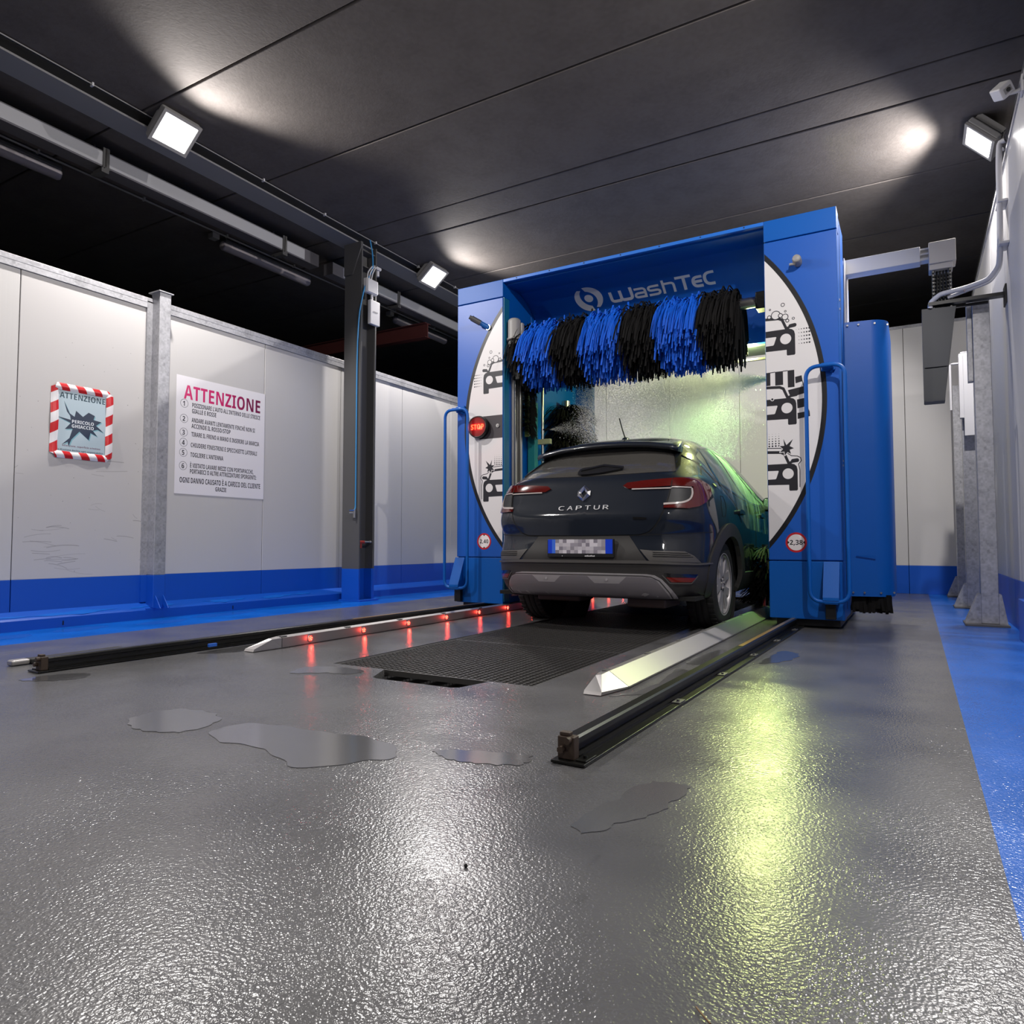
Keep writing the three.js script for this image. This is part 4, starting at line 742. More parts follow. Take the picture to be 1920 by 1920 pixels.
// curved tank cover and cable arm on the outside of the right tower
{
  const s = new THREE.Shape(); s.moveTo(-0.56, 6.99); s.lineTo(-0.30, 7.03); s.quadraticCurveTo(-0.165, 7.06, -0.165, 7.22); s.lineTo(-0.165, 7.9); s.quadraticCurveTo(-0.165, 8.05, -0.3, 8.05); s.lineTo(-0.56, 8.05);
  const g = new THREE.ExtrudeGeometry(s, { depth: 2.50, bevelEnabled: false, curveSegments: 24 }); g.rotateX(-Math.PI / 2); g.translate(0, 0.235, 0);
  const t = part('tank_cover', gantry);
  mesh('cover', g, gantryBlue, t);
  for (const [x, z] of [[-0.49, -6.99], [-0.40, -7.005], [-0.27, -7.03], [-0.17, -7.13]]) { mesh('bolt', C(0.009, 0.012, x, 2.70, z, 'z', 8), steel, t); mesh('bolt', C(0.009, 0.012, x, 0.27, z, 'z', 8), steel, t); }
  mesh('side_plate', [BB(-0.512, -0.502, 0.565, 0.60, -7.1, -6.80), BB(-0.46, -0.30, 0.60, 0.606, -6.995, -6.985)], gantryBlue, t);
  mesh('drip_brush', ribbons(240, () => { const x = rr(-0.5, -0.2), z = rr(-7.3, -7.05); return { path: [[[x, 0.25, z], [1, 0, 0]], [[x + rr(-0.02, 0.02), rr(0.08, 0.13), z + rr(-0.02, 0.02)], [1, 0, 0]]], half: 0.012 }; }), foamBlack, t, true).userData.kind = 'stuff';
  const a = part('cable_arm', gantry);
  mesh('arm', [BB(-0.56, 0.10, 3.235, 3.375, -7.30, -7.16, 0.006), BB(0.10, 0.17, 3.25, 3.27, -7.28, -7.18), BB(0.10, 0.17, 3.30, 3.315, -7.28, -7.18), BB(0.10, 0.17, 3.345, 3.36, -7.28, -7.18)], whitePaint, a);
  mesh('end_box', [BB(0.165, 0.37, 3.19, 3.385, -7.32, -7.13, 0.006), BB(0.165, 0.345, 3.14, 3.20, -7.30, -7.15, 0.004)], M({ color: lin(0.50, 0.47, 0.44), roughness: 0.5 }), a);
  for (let i = 0; i < 12; i++) mesh('chain_link', [BB(0.185, 0.205, 3.115 - i * 0.033, 3.14 - i * 0.033, -7.27, -7.17, 0.004), BB(0.315, 0.335, 3.115 - i * 0.033, 3.14 - i * 0.033, -7.27, -7.17, 0.004), BB(0.195, 0.325, 3.118 - i * 0.033, 3.124 - i * 0.033, -7.265, -7.25), C(0.007, 0.004, 0.195, 3.128 - i * 0.033, -7.168, 'z', 8), C(0.007, 0.004, 0.325, 3.128 - i * 0.033, -7.168, 'z', 8)], M({ color: lin(0.02, 0.02, 0.02), roughness: 0.3 }), a);
  mesh('cables', [0, 1, 2, 3].map((i) => tube([[0.225 + i * 0.024, 3.15, -7.22], [0.222 + i * 0.025, 2.95, -7.215], [0.225 + i * 0.023, 2.7, -7.22]], 0.009, 12, 6)), rubber, a);
}

// ---------------------------------------------------------------- fittings on the right wall
{
  const t = thing('cable_tray', 'dark upright cable tray hung from a black bracket on the right wall', 'cable tray', [0, 0, 0]);
  const g = extrude(shape([[0.13, 2.80], [0.36, 2.79], [0.26, 1.97], [0.10, 1.97]]), 0.012); g.translate(0, 0, -7.32);
  const trayMat = M({ color: lin(0.028, 0.032, 0.042), roughness: 0.45 });
  mesh('tray', [g, BB(0.10, 0.112, 1.97, 2.80, -7.32, -7.16), BB(0.105, 0.26, 1.965, 1.977, -7.32, -7.16)], trayMat, t);
  const f = extrude(shape([[0.104, 2.80], [0.36, 2.79], [0.285, 2.27], [0.102, 2.27]]), 0.006); f.translate(0, 0, -7.165);
  const f2 = extrude(shape([[0.102, 2.26], [0.284, 2.26], [0.26, 1.975], [0.10, 1.975]]), 0.006); f2.translate(0, 0, -7.165);
  mesh('front_plate', f, trayMat, t); mesh('front_plate', f2, M({ color: lin(0.04, 0.043, 0.048), roughness: 0.5 }), t);
  mesh('bracket', [BB(0.15, RIGHT, 2.815, 2.845, -7.21, -7.13), BB(0.15, 0.60, 2.80, 2.82, -7.27, -7.24), BB(RIGHT - 0.012, RIGHT, 2.74, 2.90, -7.25, -7.09)], blackPaint, t);
  const c = thing('white_conduit', 'pair of white conduits running down the right wall and bending to the cable tray', 'conduit', [0, 0, 0]);
  mesh('pipe', tube([[0.71, 3.98, -6.78], [0.675, 3.97, -6.80], [0.665, 3.8, -6.82], [0.665, 3.2, -6.9], [0.655, 3.02, -6.95], [0.58, 2.93, -7.0], [0.42, 2.91, -7.08], [0.25, 2.90, -7.12], [0.175, 2.85, -7.15], [0.165, 2.80, -7.16]], 0.021, 90, 10), plasticWhite, c);
  mesh('pipe', tube([[0.71, 3.95, -6.86], [0.685, 3.94, -6.87], [0.68, 3.8, -6.89], [0.68, 3.2, -6.98], [0.67, 3.03, -7.03], [0.60, 2.935, -7.08], [0.44, 2.90, -7.12], [0.3, 2.87, -7.15]], 0.016, 80, 10), plasticWhite, c);
  for (const y of [3.5, 3.15]) mesh('clip', BB(0.65, RIGHT, y, y + 0.02, -7.02, -6.82, 0.004), plasticWhite, c);
  mesh('cable_tie', new THREE.TorusGeometry(0.026, 0.004, 6, 16).rotateY(Math.PI / 2).translate(0.42, 2.905, -7.09), M({ color: lin(0.6, 0.45, 0.42), roughness: 0.6 }), c);
  const o = thing('security_camera', 'small white security camera on an arm high on the right wall', 'camera', [0.60, 3.86, -5.80]);
  const bd = part('body', o); bd.rotation.set(0.5, 0.6, 0.5);
  mesh('casing', BB(-0.05, 0.05, -0.045, 0.045, -0.05, 0.05, 0.012), plasticWhite, bd);
  mesh('lens_plate', [BB(-0.028, 0.028, -0.02, 0.02, 0.05, 0.054, 0.002)], greyPlastic, bd);
  mesh('lens', C(0.014, 0.008, 0, 0, 0.056, 'z', 16), blackPaint, bd);
  mesh('arm', [tube([[0.03, -0.03, 0], [0.08, -0.03, 0], [0.115, -0.02, 0]], 0.014, 12, 8), BB(0.105, 0.12, -0.06, 0.06, -0.05, 0.05, 0.005)], plasticWhite, o);
  const d = thing('cable_duct', 'narrow grey duct on the left flank of the nearest support post', 'duct', [0.465, 2.15, -7.40]);
  mesh('duct', BB(-0.02, 0.02, 0, 0.72, -0.05, 0.03, 0.003), zinc, d);
  mesh('lid', BB(-0.016, 0.016, 0.01, 0.71, 0.03, 0.034), zinc, d);
  const k = thing('wall_cabinet', 'flat white cabinet fixed to the second support post', 'cabinet', [0.545, 2.10, -9.17]);
  mesh('cabinet', BB(-0.08, 0.08, 0, 0.72, -0.04, 0.04, 0.004), plasticWhite, k);
  mesh('door', BB(-0.04, 0.076, -0.2, 0.70, 0.04, 0.05, 0.003), plasticWhite, k);
  mesh('side_pipe', tube([[-0.08, 0.62, 0], [-0.15, 0.62, 0], [-0.16, 0.6, 0], [-0.16, 0.1, 0]], 0.012, 24, 8), plasticWhite, k);
}

// ---------------------------------------------------------------- the car: horizontal outlines by height, features laid on that surface
const XC = -2.31, ZR = -5.10;
const car = thing('car', 'dark blue compact crossover car with red tail lamps being washed', 'car', [XC, 0, ZR]);
const TAB = [   // height, half width, rear edge, front edge (distances forward), squareness of the outline
  [0.28, 0.89, 0.14, 4.30, 6], [0.32, 0.915, 0.06, 4.42, 6.5], [0.45, 0.955, 0.015, 4.47, 6.5], [0.60, 0.96, 0.0, 4.47, 6.5], [0.77, 0.965, 0.03, 4.45, 6.2], [0.90, 0.96, 0.03, 4.40, 7.4], [1.05, 0.945, 0.08, 4.25, 7.6],
  [1.20, 0.91, 0.14, 3.30, 6.5], [1.30, 0.865, 0.24, 3.05, 5.0], [1.48, 0.755, 0.52, 2.68, 4.4], [1.56, 0.69, 0.60, 2.5, 4.2], [1.62, 0.60, 0.72, 2.35, 3.8], [1.67, 0.45, 0.98, 2.1, 3.2], [1.70, 0.2, 1.5, 1.85, 2.6]];
const slope = (k, c) => {
  if (k <= 0) return (TAB[1][c] - TAB[0][c]) / (TAB[1][0] - TAB[0][0]);
  if (k >= TAB.length - 1) return (TAB[k][c] - TAB[k - 1][c]) / (TAB[k][0] - TAB[k - 1][0]);
  const a = (TAB[k][c] - TAB[k - 1][c]) / (TAB[k][0] - TAB[k - 1][0]), b = (TAB[k + 1][c] - TAB[k][c]) / (TAB[k + 1][0] - TAB[k][0]);
  return a * b <= 0 ? 0 : 2 * a * b / (a + b);
};
function outline(y) {
  y = Math.min(1.70, Math.max(0.28, y)); let i = 0; while (i < TAB.length - 2 && TAB[i + 1][0] <= y) i++;
  const h = TAB[i + 1][0] - TAB[i][0], t = (y - TAB[i][0]) / h, o = [];
  for (let c = 1; c < 5; c++) o.push((2 * t ** 3 - 3 * t * t + 1) * TAB[i][c] + (t ** 3 - 2 * t * t + t) * slope(i, c) * h + (-2 * t ** 3 + 3 * t * t) * TAB[i + 1][c] + (t ** 3 - t * t) * slope(i + 1, c) * h);
  return o;
}
const sup = (t, n) => { const c = Math.cos(t), s = Math.sin(t); return [Math.sign(s) * Math.abs(s) ** (2 / n), Math.sign(c) * Math.abs(c) ** (2 / n)]; };
const ARC = [0];
const TH = (i) => { const h = i / 2000, w = Math.floor(Math.min(h, 1.9999)), q = h - w, p = q ** 2.5; return (w + p / (p + (1 - q) ** 2.5)) * Math.PI / 2; };   // finer where the outline runs straight
{ let q = null; for (let i = 0; i <= 4000; i++) { const [x, s] = sup(TH(i), 5), p = [0.94 * x, -2.2 * s]; if (q) ARC.push(ARC[i - 1] + Math.hypot(p[0] - q[0], p[1] - q[1])); q = p; } }
const ARC_END = ARC[4000];
function theta(a) { let lo = 0, hi = 4000; while (hi - lo > 1) { const m = (lo + hi) >> 1; if (ARC[m] <= a) lo = m; else hi = m; } return TH(lo + (a - ARC[lo]) / (ARC[hi] - ARC[lo])); }
function skin(a, y) {                                          // a: way round from the middle of the tail, negative on the left; returns a point in the car's own axes
  let b = Math.abs(a), sg = Math.sign(a) || 1; if (b > ARC_END) { b = 2 * ARC_END - b; sg = -sg; }
  const [w, r, f, n] = outline(y); let [x, s] = sup(theta(Math.min(b, ARC_END - 1e-6)), 5);
  const k = (Math.abs(x) ** n + Math.abs(s) ** n) ** (-1 / n); x *= k; s *= k;
  return V(sg * w * x, y, -((r + f) / 2 - (f - r) / 2 * s));
}
function skinNormal(a, y) {
  const e = 0.01, u = skin(a + e, y).sub(skin(a - e, y)), v = skin(a, Math.min(1.70, y + e)).sub(skin(a, Math.max(0.28, y - e)));
  return u.cross(v).normalize();
}
const onSkin = (a, y, off) => skin(a, y).addScaledVector(skinNormal(a, y), off);
const aAt = (s, y = 0.6) => { let lo = 0.5, hi = ARC_END - 0.5; for (let i = 0; i < 40; i++) { const m = (lo + hi) / 2; if (-skin(m, y).z < s) lo = m; else hi = m; } return lo; };
const tess = new TessellateModifier(0.06, 8);
function patch(pts, off, depth = 0.012, holes = [], fine = tess) {   // a panel laid on the skin, its edge turned inwards
  let g = new THREE.ShapeGeometry(shape(pts, holes), 12); g = fine.modify(g.toNonIndexed());
  const p = g.attributes.position, out = [], nor = [], face = [];
  for (let i = 0; i < p.count; i++) { const a = p.getX(i), y = p.getY(i), q = onSkin(a, y, off), n = skinNormal(a, y); face.push([q, n]); }
  const tri = (A, B_, C_) => { for (const [q, n] of [A, B_, C_]) { out.push(q.x, q.y, q.z); nor.push(n.x, n.y, n.z); } };
  for (let i = 0; i < p.count; i += 3) {
    const [A, B_, C_] = [face[i], face[i + 1], face[i + 2]], d = B_[0].clone().sub(A[0]).cross(C_[0].clone().sub(A[0])).dot(A[1]);
    if (d > 0) tri(A, B_, C_); else tri(A, C_, B_);
  }
  for (const ring of [pts, ...holes]) for (let i = 0; i < ring.length; i++) {
    const P0 = ring[i], P1 = ring[(i + 1) % ring.length], n = Math.max(1, Math.ceil(Math.hypot(P1[0] - P0[0], P1[1] - P0[1]) / 0.05));
    for (let k = 0; k < n; k++) {
      const f = (t) => [P0[0] + (P1[0] - P0[0]) * t, P0[1] + (P1[1] - P0[1]) * t], a = f(k / n), b = f((k + 1) / n);
      const A = onSkin(...a, off), B_ = onSkin(...b, off), C_ = onSkin(...a, off - depth), D = onSkin(...b, off - depth), nn = B_.clone().sub(A).cross(C_.clone().sub(A)).normalize();
      for (const t of [[A, B_, C_], [B_, D, C_]]) for (const q of t) { out.push(q.x, q.y, q.z); nor.push(nn.x, nn.y, nn.z); }
    }
  }
  const r = new THREE.BufferGeometry();
  r.setAttribute('position', new THREE.Float32BufferAttribute(out, 3)); r.setAttribute('normal', new THREE.Float32BufferAttribute(nor, 3));
  return r;
}
const mirror = (pts) => pts.map(([a, y]) => [-a, y]);
const both = (right) => [...right, ...mirror(right).reverse()];
function band(pts, width) {                                     // a polygon of constant width along an open line
  const L = [], R = [];
  pts.forEach((p, i) => { const q = pts[Math.max(0, i - 1)], r = pts[Math.min(pts.length - 1, i + 1)], dx = r[0] - q[0], dy = r[1] - q[1], n = Math.hypot(dx, dy); L.push([p[0] - dy / n * width / 2, p[1] + dx / n * width / 2]); R.unshift([p[0] + dy / n * width / 2, p[1] - dx / n * width / 2]); });
  return [...L, ...R];
}
const smooth = (pts, n = 40, closed = false) => new THREE.CatmullRomCurve3(pts.map(([x, y]) => V(x, y, 0)), closed, 'centripetal').getPoints(n).slice(0, closed ? n : n + 1).map((p) => [p.x, p.y]);
const inside = (pts, x, y) => { let c = false; for (let i = 0, j = pts.length - 1; i < pts.length; j = i++) { const [xi, yi] = pts[i], [xj, yj] = pts[j]; if (yi > y !== yj > y && x < (xj - xi) * (y - yi) / (yj - yi) + xi) c = !c; } return c; };

const paint = P({ color: lin(0.0055, 0.009, 0.017), roughness: 0.5, metalness: 0, specularIntensity: 0.25, clearcoat: 1, clearcoatRoughness: 0.06, side: THREE.DoubleSide });
const gloss = P({ color: lin(0.006, 0.006, 0.007), roughness: 0.2, clearcoat: 1, clearcoatRoughness: 0.05 });
const cladding = M({ color: lin(0.030, 0.028, 0.027), roughness: 0.5 });
const cladEdge = M({ color: lin(0.085, 0.08, 0.076), roughness: 0.42 });
const silver = M({ color: lin(0.40, 0.38, 0.39), roughness: 0.38, metalness: 0.3 });
const silverDark = M({ color: lin(0.20, 0.185, 0.20), roughness: 0.42, metalness: 0.2 });
const lampRed = P({ color: lin(0.085, 0.004, 0.003), roughness: 0.12, clearcoat: 1, clearcoatRoughness: 0.04 });
const lampRim = P({ color: lin(0.50, 0.44, 0.42), roughness: 0.2, clearcoat: 1, clearcoatRoughness: 0.05 });
const chrome = M({ color: lin(0.72, 0.72, 0.74), roughness: 0.12, metalness: 1 });
const tinted = P({ color: lin(0.22, 0.21, 0.195), roughness: 0.10, transmission: 0.72, thickness: 0, ior: 1.5 });
const wetGlass = P({ color: lin(0.24, 0.26, 0.24), roughness: 0.42, transmission: 0.55, thickness: 0, ior: 1.4 });
const axleR = 0.92, axleF = 3.70, HUB = 0.365;
const aR = aAt(axleR, 0.5), aF = aAt(axleF, 0.5);
const rearWin = both([[0, 1.262], [0.40, 1.266], [0.755, 1.275], [0.775, 1.29], [0.765, 1.42], [0.735, 1.505], [0.40, 1.52], [0, 1.525]].slice(0, 8));
const sideWin = smooth([[1.15, 1.452], [1.27, 1.50], [1.42, 1.532], [1.8, 1.568], [2.3, 1.59], [2.85, 1.575], [3.3, 1.47], [3.62, 1.30], [3.82, 1.14], [3.78, 1.115], [3.4, 1.09], [2.9, 1.078], [2.4, 1.115], [1.9, 1.175], [1.55, 1.222], [1.44, 1.262], [1.3, 1.36]], 80, true);
const frontWin = both([[ARC_END - 0.02, 1.18], [ARC_END - 0.70, 1.17], [ARC_END - 0.60, 1.50], [ARC_END - 0.02, 1.55]]);
{
  // painted shell, left out under the glass and in the wheel arches
  const NA = 240, ys = []; for (let y = 0.28; y < 1.6; y += 0.03) ys.push(y); ys.push(1.60, 1.62, 1.64, 1.655, 1.67, 1.68, 1.69, 1.70);
  const shrink = (pts, k) => { const cx = pts.reduce((s, p) => s + p[0], 0) / pts.length, cy = pts.reduce((s, p) => s + p[1], 0) / pts.length; return pts.map(([x, y]) => [cx + (x - cx) * k, cy + (y - cy) * (k - 0.05)]); };
  const rw = shrink(rearWin, 0.93), sw = shrink(sideWin, 0.94), pos = [], ix = [], AA = (i) => (i / NA * 2 - 1) * ARC_END;
  for (const y of ys) for (let i = 0; i < NA; i++) { const p = skin(AA(i), y); pos.push(p.x, p.y, p.z); }
  const open = (a, y) => {
    const b = Math.abs(a); if (inside(rw, a, y) || inside(sw, b, y)) return true;
    if (b > ARC_END - 0.55 && y > 1.20 && y < 1.50) return true;
    return Math.hypot(b - aR, y - HUB) < 0.44 || Math.hypot(b - aF, y - HUB) < 0.44;
  };
  for (let j = 0; j + 1 < ys.length; j++) for (let i = 0; i < NA; i++) {
    const i2 = (i + 1) % NA, am = AA(i + 0.5); if (open(am, (ys[j] + ys[j + 1]) / 2)) continue;
    const A = j * NA + i, B_ = j * NA + i2, C_ = (j + 1) * NA + i, D = (j + 1) * NA + i2;
    ix.push(A, B_, D, A, D, C_);
  }
  const top = pos.length / 3; { const p = outline(1.7); pos.push(0, 1.703, -(p[1] + p[2]) / 2); } for (let i = 0; i < NA; i++) ix.push((ys.length - 1) * NA + i, (ys.length - 1) * NA + (i + 1) % NA, top);
  const g = new THREE.BufferGeometry(); g.setAttribute('position', new THREE.Float32BufferAttribute(pos, 3)); g.setIndex(ix); g.computeVertexNormals(); g.setAttribute('uv', new THREE.Float32BufferAttribute(new Float32Array(pos.length / 3 * 2), 2));
  mesh('body_shell', g, paint, car, true);
  mesh('floor_pan', [BB(-0.86, 0.86, 0.27, 0.30, -0.46, -0.18), BB(-0.62, 0.62, 0.27, 0.30, -4.25, -0.46), BB(-0.86, 0.86, 0.27, 0.30, -3.22, -1.4)], pitBlack, car);
  for (const x of [-1, 1]) for (const s of [axleR, axleF]) { const q = new THREE.CylinderGeometry(0.47, 0.47, 0.40, 36, 1, true, 0, Math.PI); q.rotateZ(Math.PI / 2); q.rotateX(Math.PI / 2 + Math.PI); q.translate(x * 0.70, HUB, -s); mesh('arch_liner', [q, BB(x * 0.5 - 0.005, x * 0.5 + 0.005, 0.2, 0.85, -s - 0.47, -s + 0.47)], M({ color: lin(0.006, 0.006, 0.006), roughness: 0.9, side: THREE.DoubleSide }), car); }
  mesh('exhaust_box', [BB(0.30, 0.62, 0.20, 0.31, -0.62, -0.22, 0.02), BB(-0.5, -0.1, 0.23, 0.30, -0.5, -0.2, 0.02)], M({ color: lin(0.10, 0.07, 0.06), roughness: 0.6 }), car);
}
const carPart = (name, geos, mat, parent = car) => mesh(name, (Array.isArray(geos) ? geos : [geos]).map((g) => { if (!g.attributes.uv) g.setAttribute('uv', new THREE.Float32BufferAttribute(new Float32Array(g.attributes.position.count * 2), 2)); return g; }), mat, parent, true);
{
  // tail: tailgate, bumper, skid plate, lamps, lettering
  const gate = both([[0.0, 0.772], [0.47, 0.778], [0.535, 0.80], [0.575, 0.84], [0.612, 0.895], [0.66, 1.0], [0.712, 1.14], [0.757, 1.245], [0.76, 1.262], [0.4, 1.256], [0, 1.252]].slice(0, 11));
  carPart('tailgate_gap', patch(both([[0, 0.762], [0.475, 0.768], [0.545, 0.793], [0.585, 0.836], [0.622, 0.89], [0.67, 0.996], [0.722, 1.137], [0.772, 1.262], [0.4, 1.262], [0, 1.26]]), 0.001, 0.006), pitBlack);
  const tg = carPart('tailgate', patch(gate, 0.006, 0.01), paint);
  carPart('badge_plate', patch(both([[0, 1.0], [0.001, 1.0], [0.001, 1.001], [0, 1.001]]), 0.004, 0.002), paint, tg);
  const win = carPart('rear_window', patch(rearWin, 0.003, 0.004), tinted);
  const ring = (outer, k, ky) => { const cx = outer.reduce((s, p) => s + p[0], 0) / outer.length, cy = outer.reduce((s, p) => s + p[1], 0) / outer.length; return outer.map(([x, y]) => [cx + (x - cx) * k, cy + (y - cy) * ky]); };
  carPart('window_frit', patch(rearWin, 0.001, 0.003, [ring(rearWin, 0.90, 0.80)]), gloss, win);
  carPart('wiper', [patch(smooth([[-0.12, 1.275], [0.05, 1.268], [0.2, 1.285], [0.28, 1.30], [0.1, 1.325], [-0.03, 1.33], [-0.12, 1.315]], 24, true), 0.022, 0.02), patch(band([[-0.1, 1.30], [0.1, 1.335], [0.30, 1.305]], 0.016), 0.03, 0.015)], blackPaint);
  // roof spoiler over the window
  const sp = []; const spx = [-0.65, -0.58, -0.4, -0.2, 0, 0.2, 0.4, 0.58, 0.65], bow = (x) => 0.055 * (x / 0.68) ** 2 + 0.02 * (x / 0.68) ** 6;
  const row = (x) => [[x * 0.93, 1.628 - 0.5 * bow(x), -0.80], [x, 1.578 - bow(x), -0.475 - 0.6 * bow(x)], [x, 1.555 - bow(x), -0.44 - 0.8 * bow(x)], [x, 1.53 - bow(x), -0.45 - 0.8 * bow(x)], [x * 0.98, 1.535 - bow(x), -0.66 - 0.6 * bow(x)]];
  for (let i = 0; i + 1 < spx.length; i++) { const a = row(spx[i]), b = row(spx[i + 1]); for (let k = 0; k < 5; k++) { const l = (k + 1) % 5; sp.push(...a[k], ...a[l], ...b[k], ...b[k], ...a[l], ...b[l]); } }
  for (const [e, s] of [[0, 1], [8, -1]]) { const a = row(spx[e]); for (let k = 1; k < 4; k++) sp.push(...a[0], ...a[s > 0 ? k + 1 : k], ...a[s > 0 ? k : k + 1]); }
  let sg = new THREE.BufferGeometry(); sg.setAttribute('position', new THREE.Float32BufferAttribute(sp, 3)); sg = mergeVertices(sg); sg.computeVertexNormals();
  mesh('spoiler', sg, paint, car).material = P({ color: lin(0.010, 0.013, 0.02), roughness: 0.3, clearcoat: 1, clearcoatRoughness: 0.08, side: THREE.DoubleSide });
  carPart('side_wing', [patch([[0.775, 1.29], [0.83, 1.33], [0.86, 1.44], [0.845, 1.52], [0.74, 1.515], [0.768, 1.42]], 0.014, 0.02), patch(mirror([[0.775, 1.29], [0.83, 1.33], [0.86, 1.44], [0.845, 1.52], [0.74, 1.515], [0.768, 1.42]]), 0.014, 0.02)], gloss);
  // bumper
  carPart('bumper_gap', patch(both([[0, 0.775], [0.47, 0.775], [1.15, 0.80], [1.15, 0.796], [0.47, 0.769], [0, 0.769]]), 0.002, 0.004), pitBlack);
  const cl = carPart('bumper_cladding', patch(both([[0, 0.285], [0.72, 0.285], [0.98, 0.30], [1.12, 0.32], [1.14, 0.43], [1.13, 0.556], [0.95, 0.552], [0.53, 0.565], [0, 0.568]]), 0.010, 0.02), cladding);
  carPart('bumper_ledge', patch(both([[0, 0.556], [0.53, 0.556], [0.95, 0.545], [1.13, 0.548], [1.13, 0.560], [0.95, 0.557], [0.53, 0.577], [0, 0.577]]), 0.022, 0.02), cladEdge, cl);
  carPart('plate_recess', patch(both([[0, 0.575], [0.53, 0.575], [0.46, 0.665], [0.385, 0.768], [0, 0.768]]), 0.002, 0.004), M({ color: lin(0.028, 0.026, 0.025), roughness: 0.55 }), cl);
  const vent = [[0.475, 0.662], [0.57, 0.652], [0.81, 0.647], [0.90, 0.615], [0.985, 0.56], [0.55, 0.577]];
  for (const f of [(p) => p, mirror]) {
    const v = carPart('bumper_vent', patch(f(vent), 0.008, 0.012), cladEdge, cl);
    carPart('vent_slats', [0.640, 0.626, 0.612].map((y, i) => patch(f([[0.58 - i * 0.0, y - 0.004], [0.84 + i * 0.025, y - 0.010], [0.84 + i * 0.025, y - 0.005], [0.57, y + 0.002]]), 0.010, 0.004)), pitBlack, v);
    const rl = carPart('rear_reflector', patch(f([[0.665, 0.455], [0.915, 0.448], [0.872, 0.418], [0.705, 0.42]]), 0.014, 0.006), P({ color: lin(0.16, 0.008, 0.006), roughness: 0.15, clearcoat: 1, clearcoatRoughness: 0.03 }), cl);
    carPart('reflector_top', patch(f([[0.65, 0.485], [0.935, 0.474], [0.915, 0.45], [0.665, 0.457]]), 0.013, 0.006), gloss, rl);
    carPart('reflector_edge', patch(f(band([[0.64, 0.47], [0.695, 0.412], [0.875, 0.408], [0.935, 0.462]], 0.008)), 0.016, 0.006), cladEdge, rl);
  }
  const sk = carPart('skid_plate', patch(both([[0, 0.302], [0.775, 0.302], [0.72, 0.36], [0.635, 0.44], [0.585, 0.468], [0.53, 0.476], [0, 0.479]]), 0.020, 0.02), silver);
  carPart('skid_panel', patch([[-0.715, 0.304], [-0.70, 0.36], [-0.64, 0.43], [-0.59, 0.452], [-0.43, 0.455], [-0.378, 0.404], [-0.235, 0.404], [-0.172, 0.455], [0.055, 0.457], [0.113, 0.404], [0.317, 0.404], [0.376, 0.456], [0.53, 0.456], [0.59, 0.44], [0.665, 0.36], [0.715, 0.304]], 0.0225, 0.006), silverDark, sk);
  carPart('skid_groove', patch(band([[-0.72, 0.302], [-0.715, 0.36], [-0.65, 0.438], [-0.59, 0.461], [-0.5, 0.464], [0.5, 0.464], [0.56, 0.458], [0.62, 0.43], [0.70, 0.345], [0.735, 0.302]], 0.006), 0.0215, 0.004), cladding, sk);
  carPart('parking_sensor', [-0.305, 0.215].map((a) => { const g = new THREE.CylinderGeometry(0.009, 0.009, 0.004, 16); g.rotateX(Math.PI / 2); const p = onSkin(a, 0.43, 0.0225); g.translate(p.x, p.y, p.z); return g; }), silver, sk);
  // number plate, its characters unreadable in the photograph
  const pt = canvasTex(520, 110, (c) => {
    c.fillStyle = '#a9a4ac'; c.fillRect(0, 0, 520, 110);
    const tones = ['#8f8a94', '#b9b4bb', '#d8d3da', '#9b96a0', '#c6c1c8', '#847f8a', '#aaa5ae']; let k = 3;
    for (let i = 0; i < 13; i++) for (let j = 0; j < 4; j++) { k = (k * 37 + 11) % 101; c.fillStyle = tones[k % 7]; c.fillRect(62 + i * 31, j * 28, 31, 28); }
    c.fillStyle = '#0b3fd0'; c.fillRect(0, 0, 34, 110); c.fillRect(465, 0, 55, 110); c.fillStyle = '#3f72e0'; c.fillRect(34, 0, 28, 110);
  });
  const np = part('number_plate', car, [0.0, 0.682, 0.028]);
  mesh('holder', BB(-0.288, 0.288, -0.085, 0.062, -0.035, -0.004, 0.006), blackPaint, np);
  const pl = new THREE.PlaneGeometry(0.56, 0.112); pl.translate(0, 0.003, -0.0025);
  mesh('plate', pl, M({ map: pt, roughness: 0.35 }), np, true);
  mesh('holder_print', [BB(-0.155, -0.150, -0.077, -0.069, -0.004, -0.0032), ...[0, 1, 2, 3, 4, 5, 6, 7].map((i) => BB(0.045 + i * 0.011, 0.053 + i * 0.011, -0.077, -0.069 + (i % 3) * 0.002, -0.004, -0.0032))], plasticWhite, np);
  // lamps
  const red = [[0.325, 1.158], [0.36, 1.182], [0.50, 1.194], [0.757, 1.208], [0.90, 1.212], [1.03, 1.20], [1.165, 1.170], [1.175, 1.14], [1.13, 1.085], [1.03, 1.025], [0.94, 0.99], [0.84, 0.972], [0.645, 0.975], [0.65, 0.998], [0.80, 1.010], [0.865, 1.04], [0.895, 1.09], [0.905, 1.142], [0.72, 1.146], [0.50, 1.138], [0.37, 1.134]];
  const dark = [[0.655, 1.0], [0.80, 1.012], [0.862, 1.042], [0.892, 1.09], [0.90, 1.143], [0.70, 1.147]];
  for (const f of [(p) => p, mirror]) {
    const l = carPart('tail_lamp', patch(f(red), 0.016, 0.02), lampRed);
    carPart('lamp_panel', patch(f(dark), 0.009, 0.012), M({ color: lin(0.010, 0.011, 0.013), roughness: 0.55 }), l);
    carPart('lamp_rim', [patch(f(band(smooth([[0.645, 1.003], [0.79, 1.016], [0.85, 1.045], [0.878, 1.09], [0.884, 1.128]], 20), 0.014)), 0.019, 0.008), patch(f(band([[0.882, 1.133], [0.715, 1.136], [0.70, 1.127], [0.665, 1.127], [0.40, 1.129]], 0.008)), 0.017, 0.008)], lampRim, l);
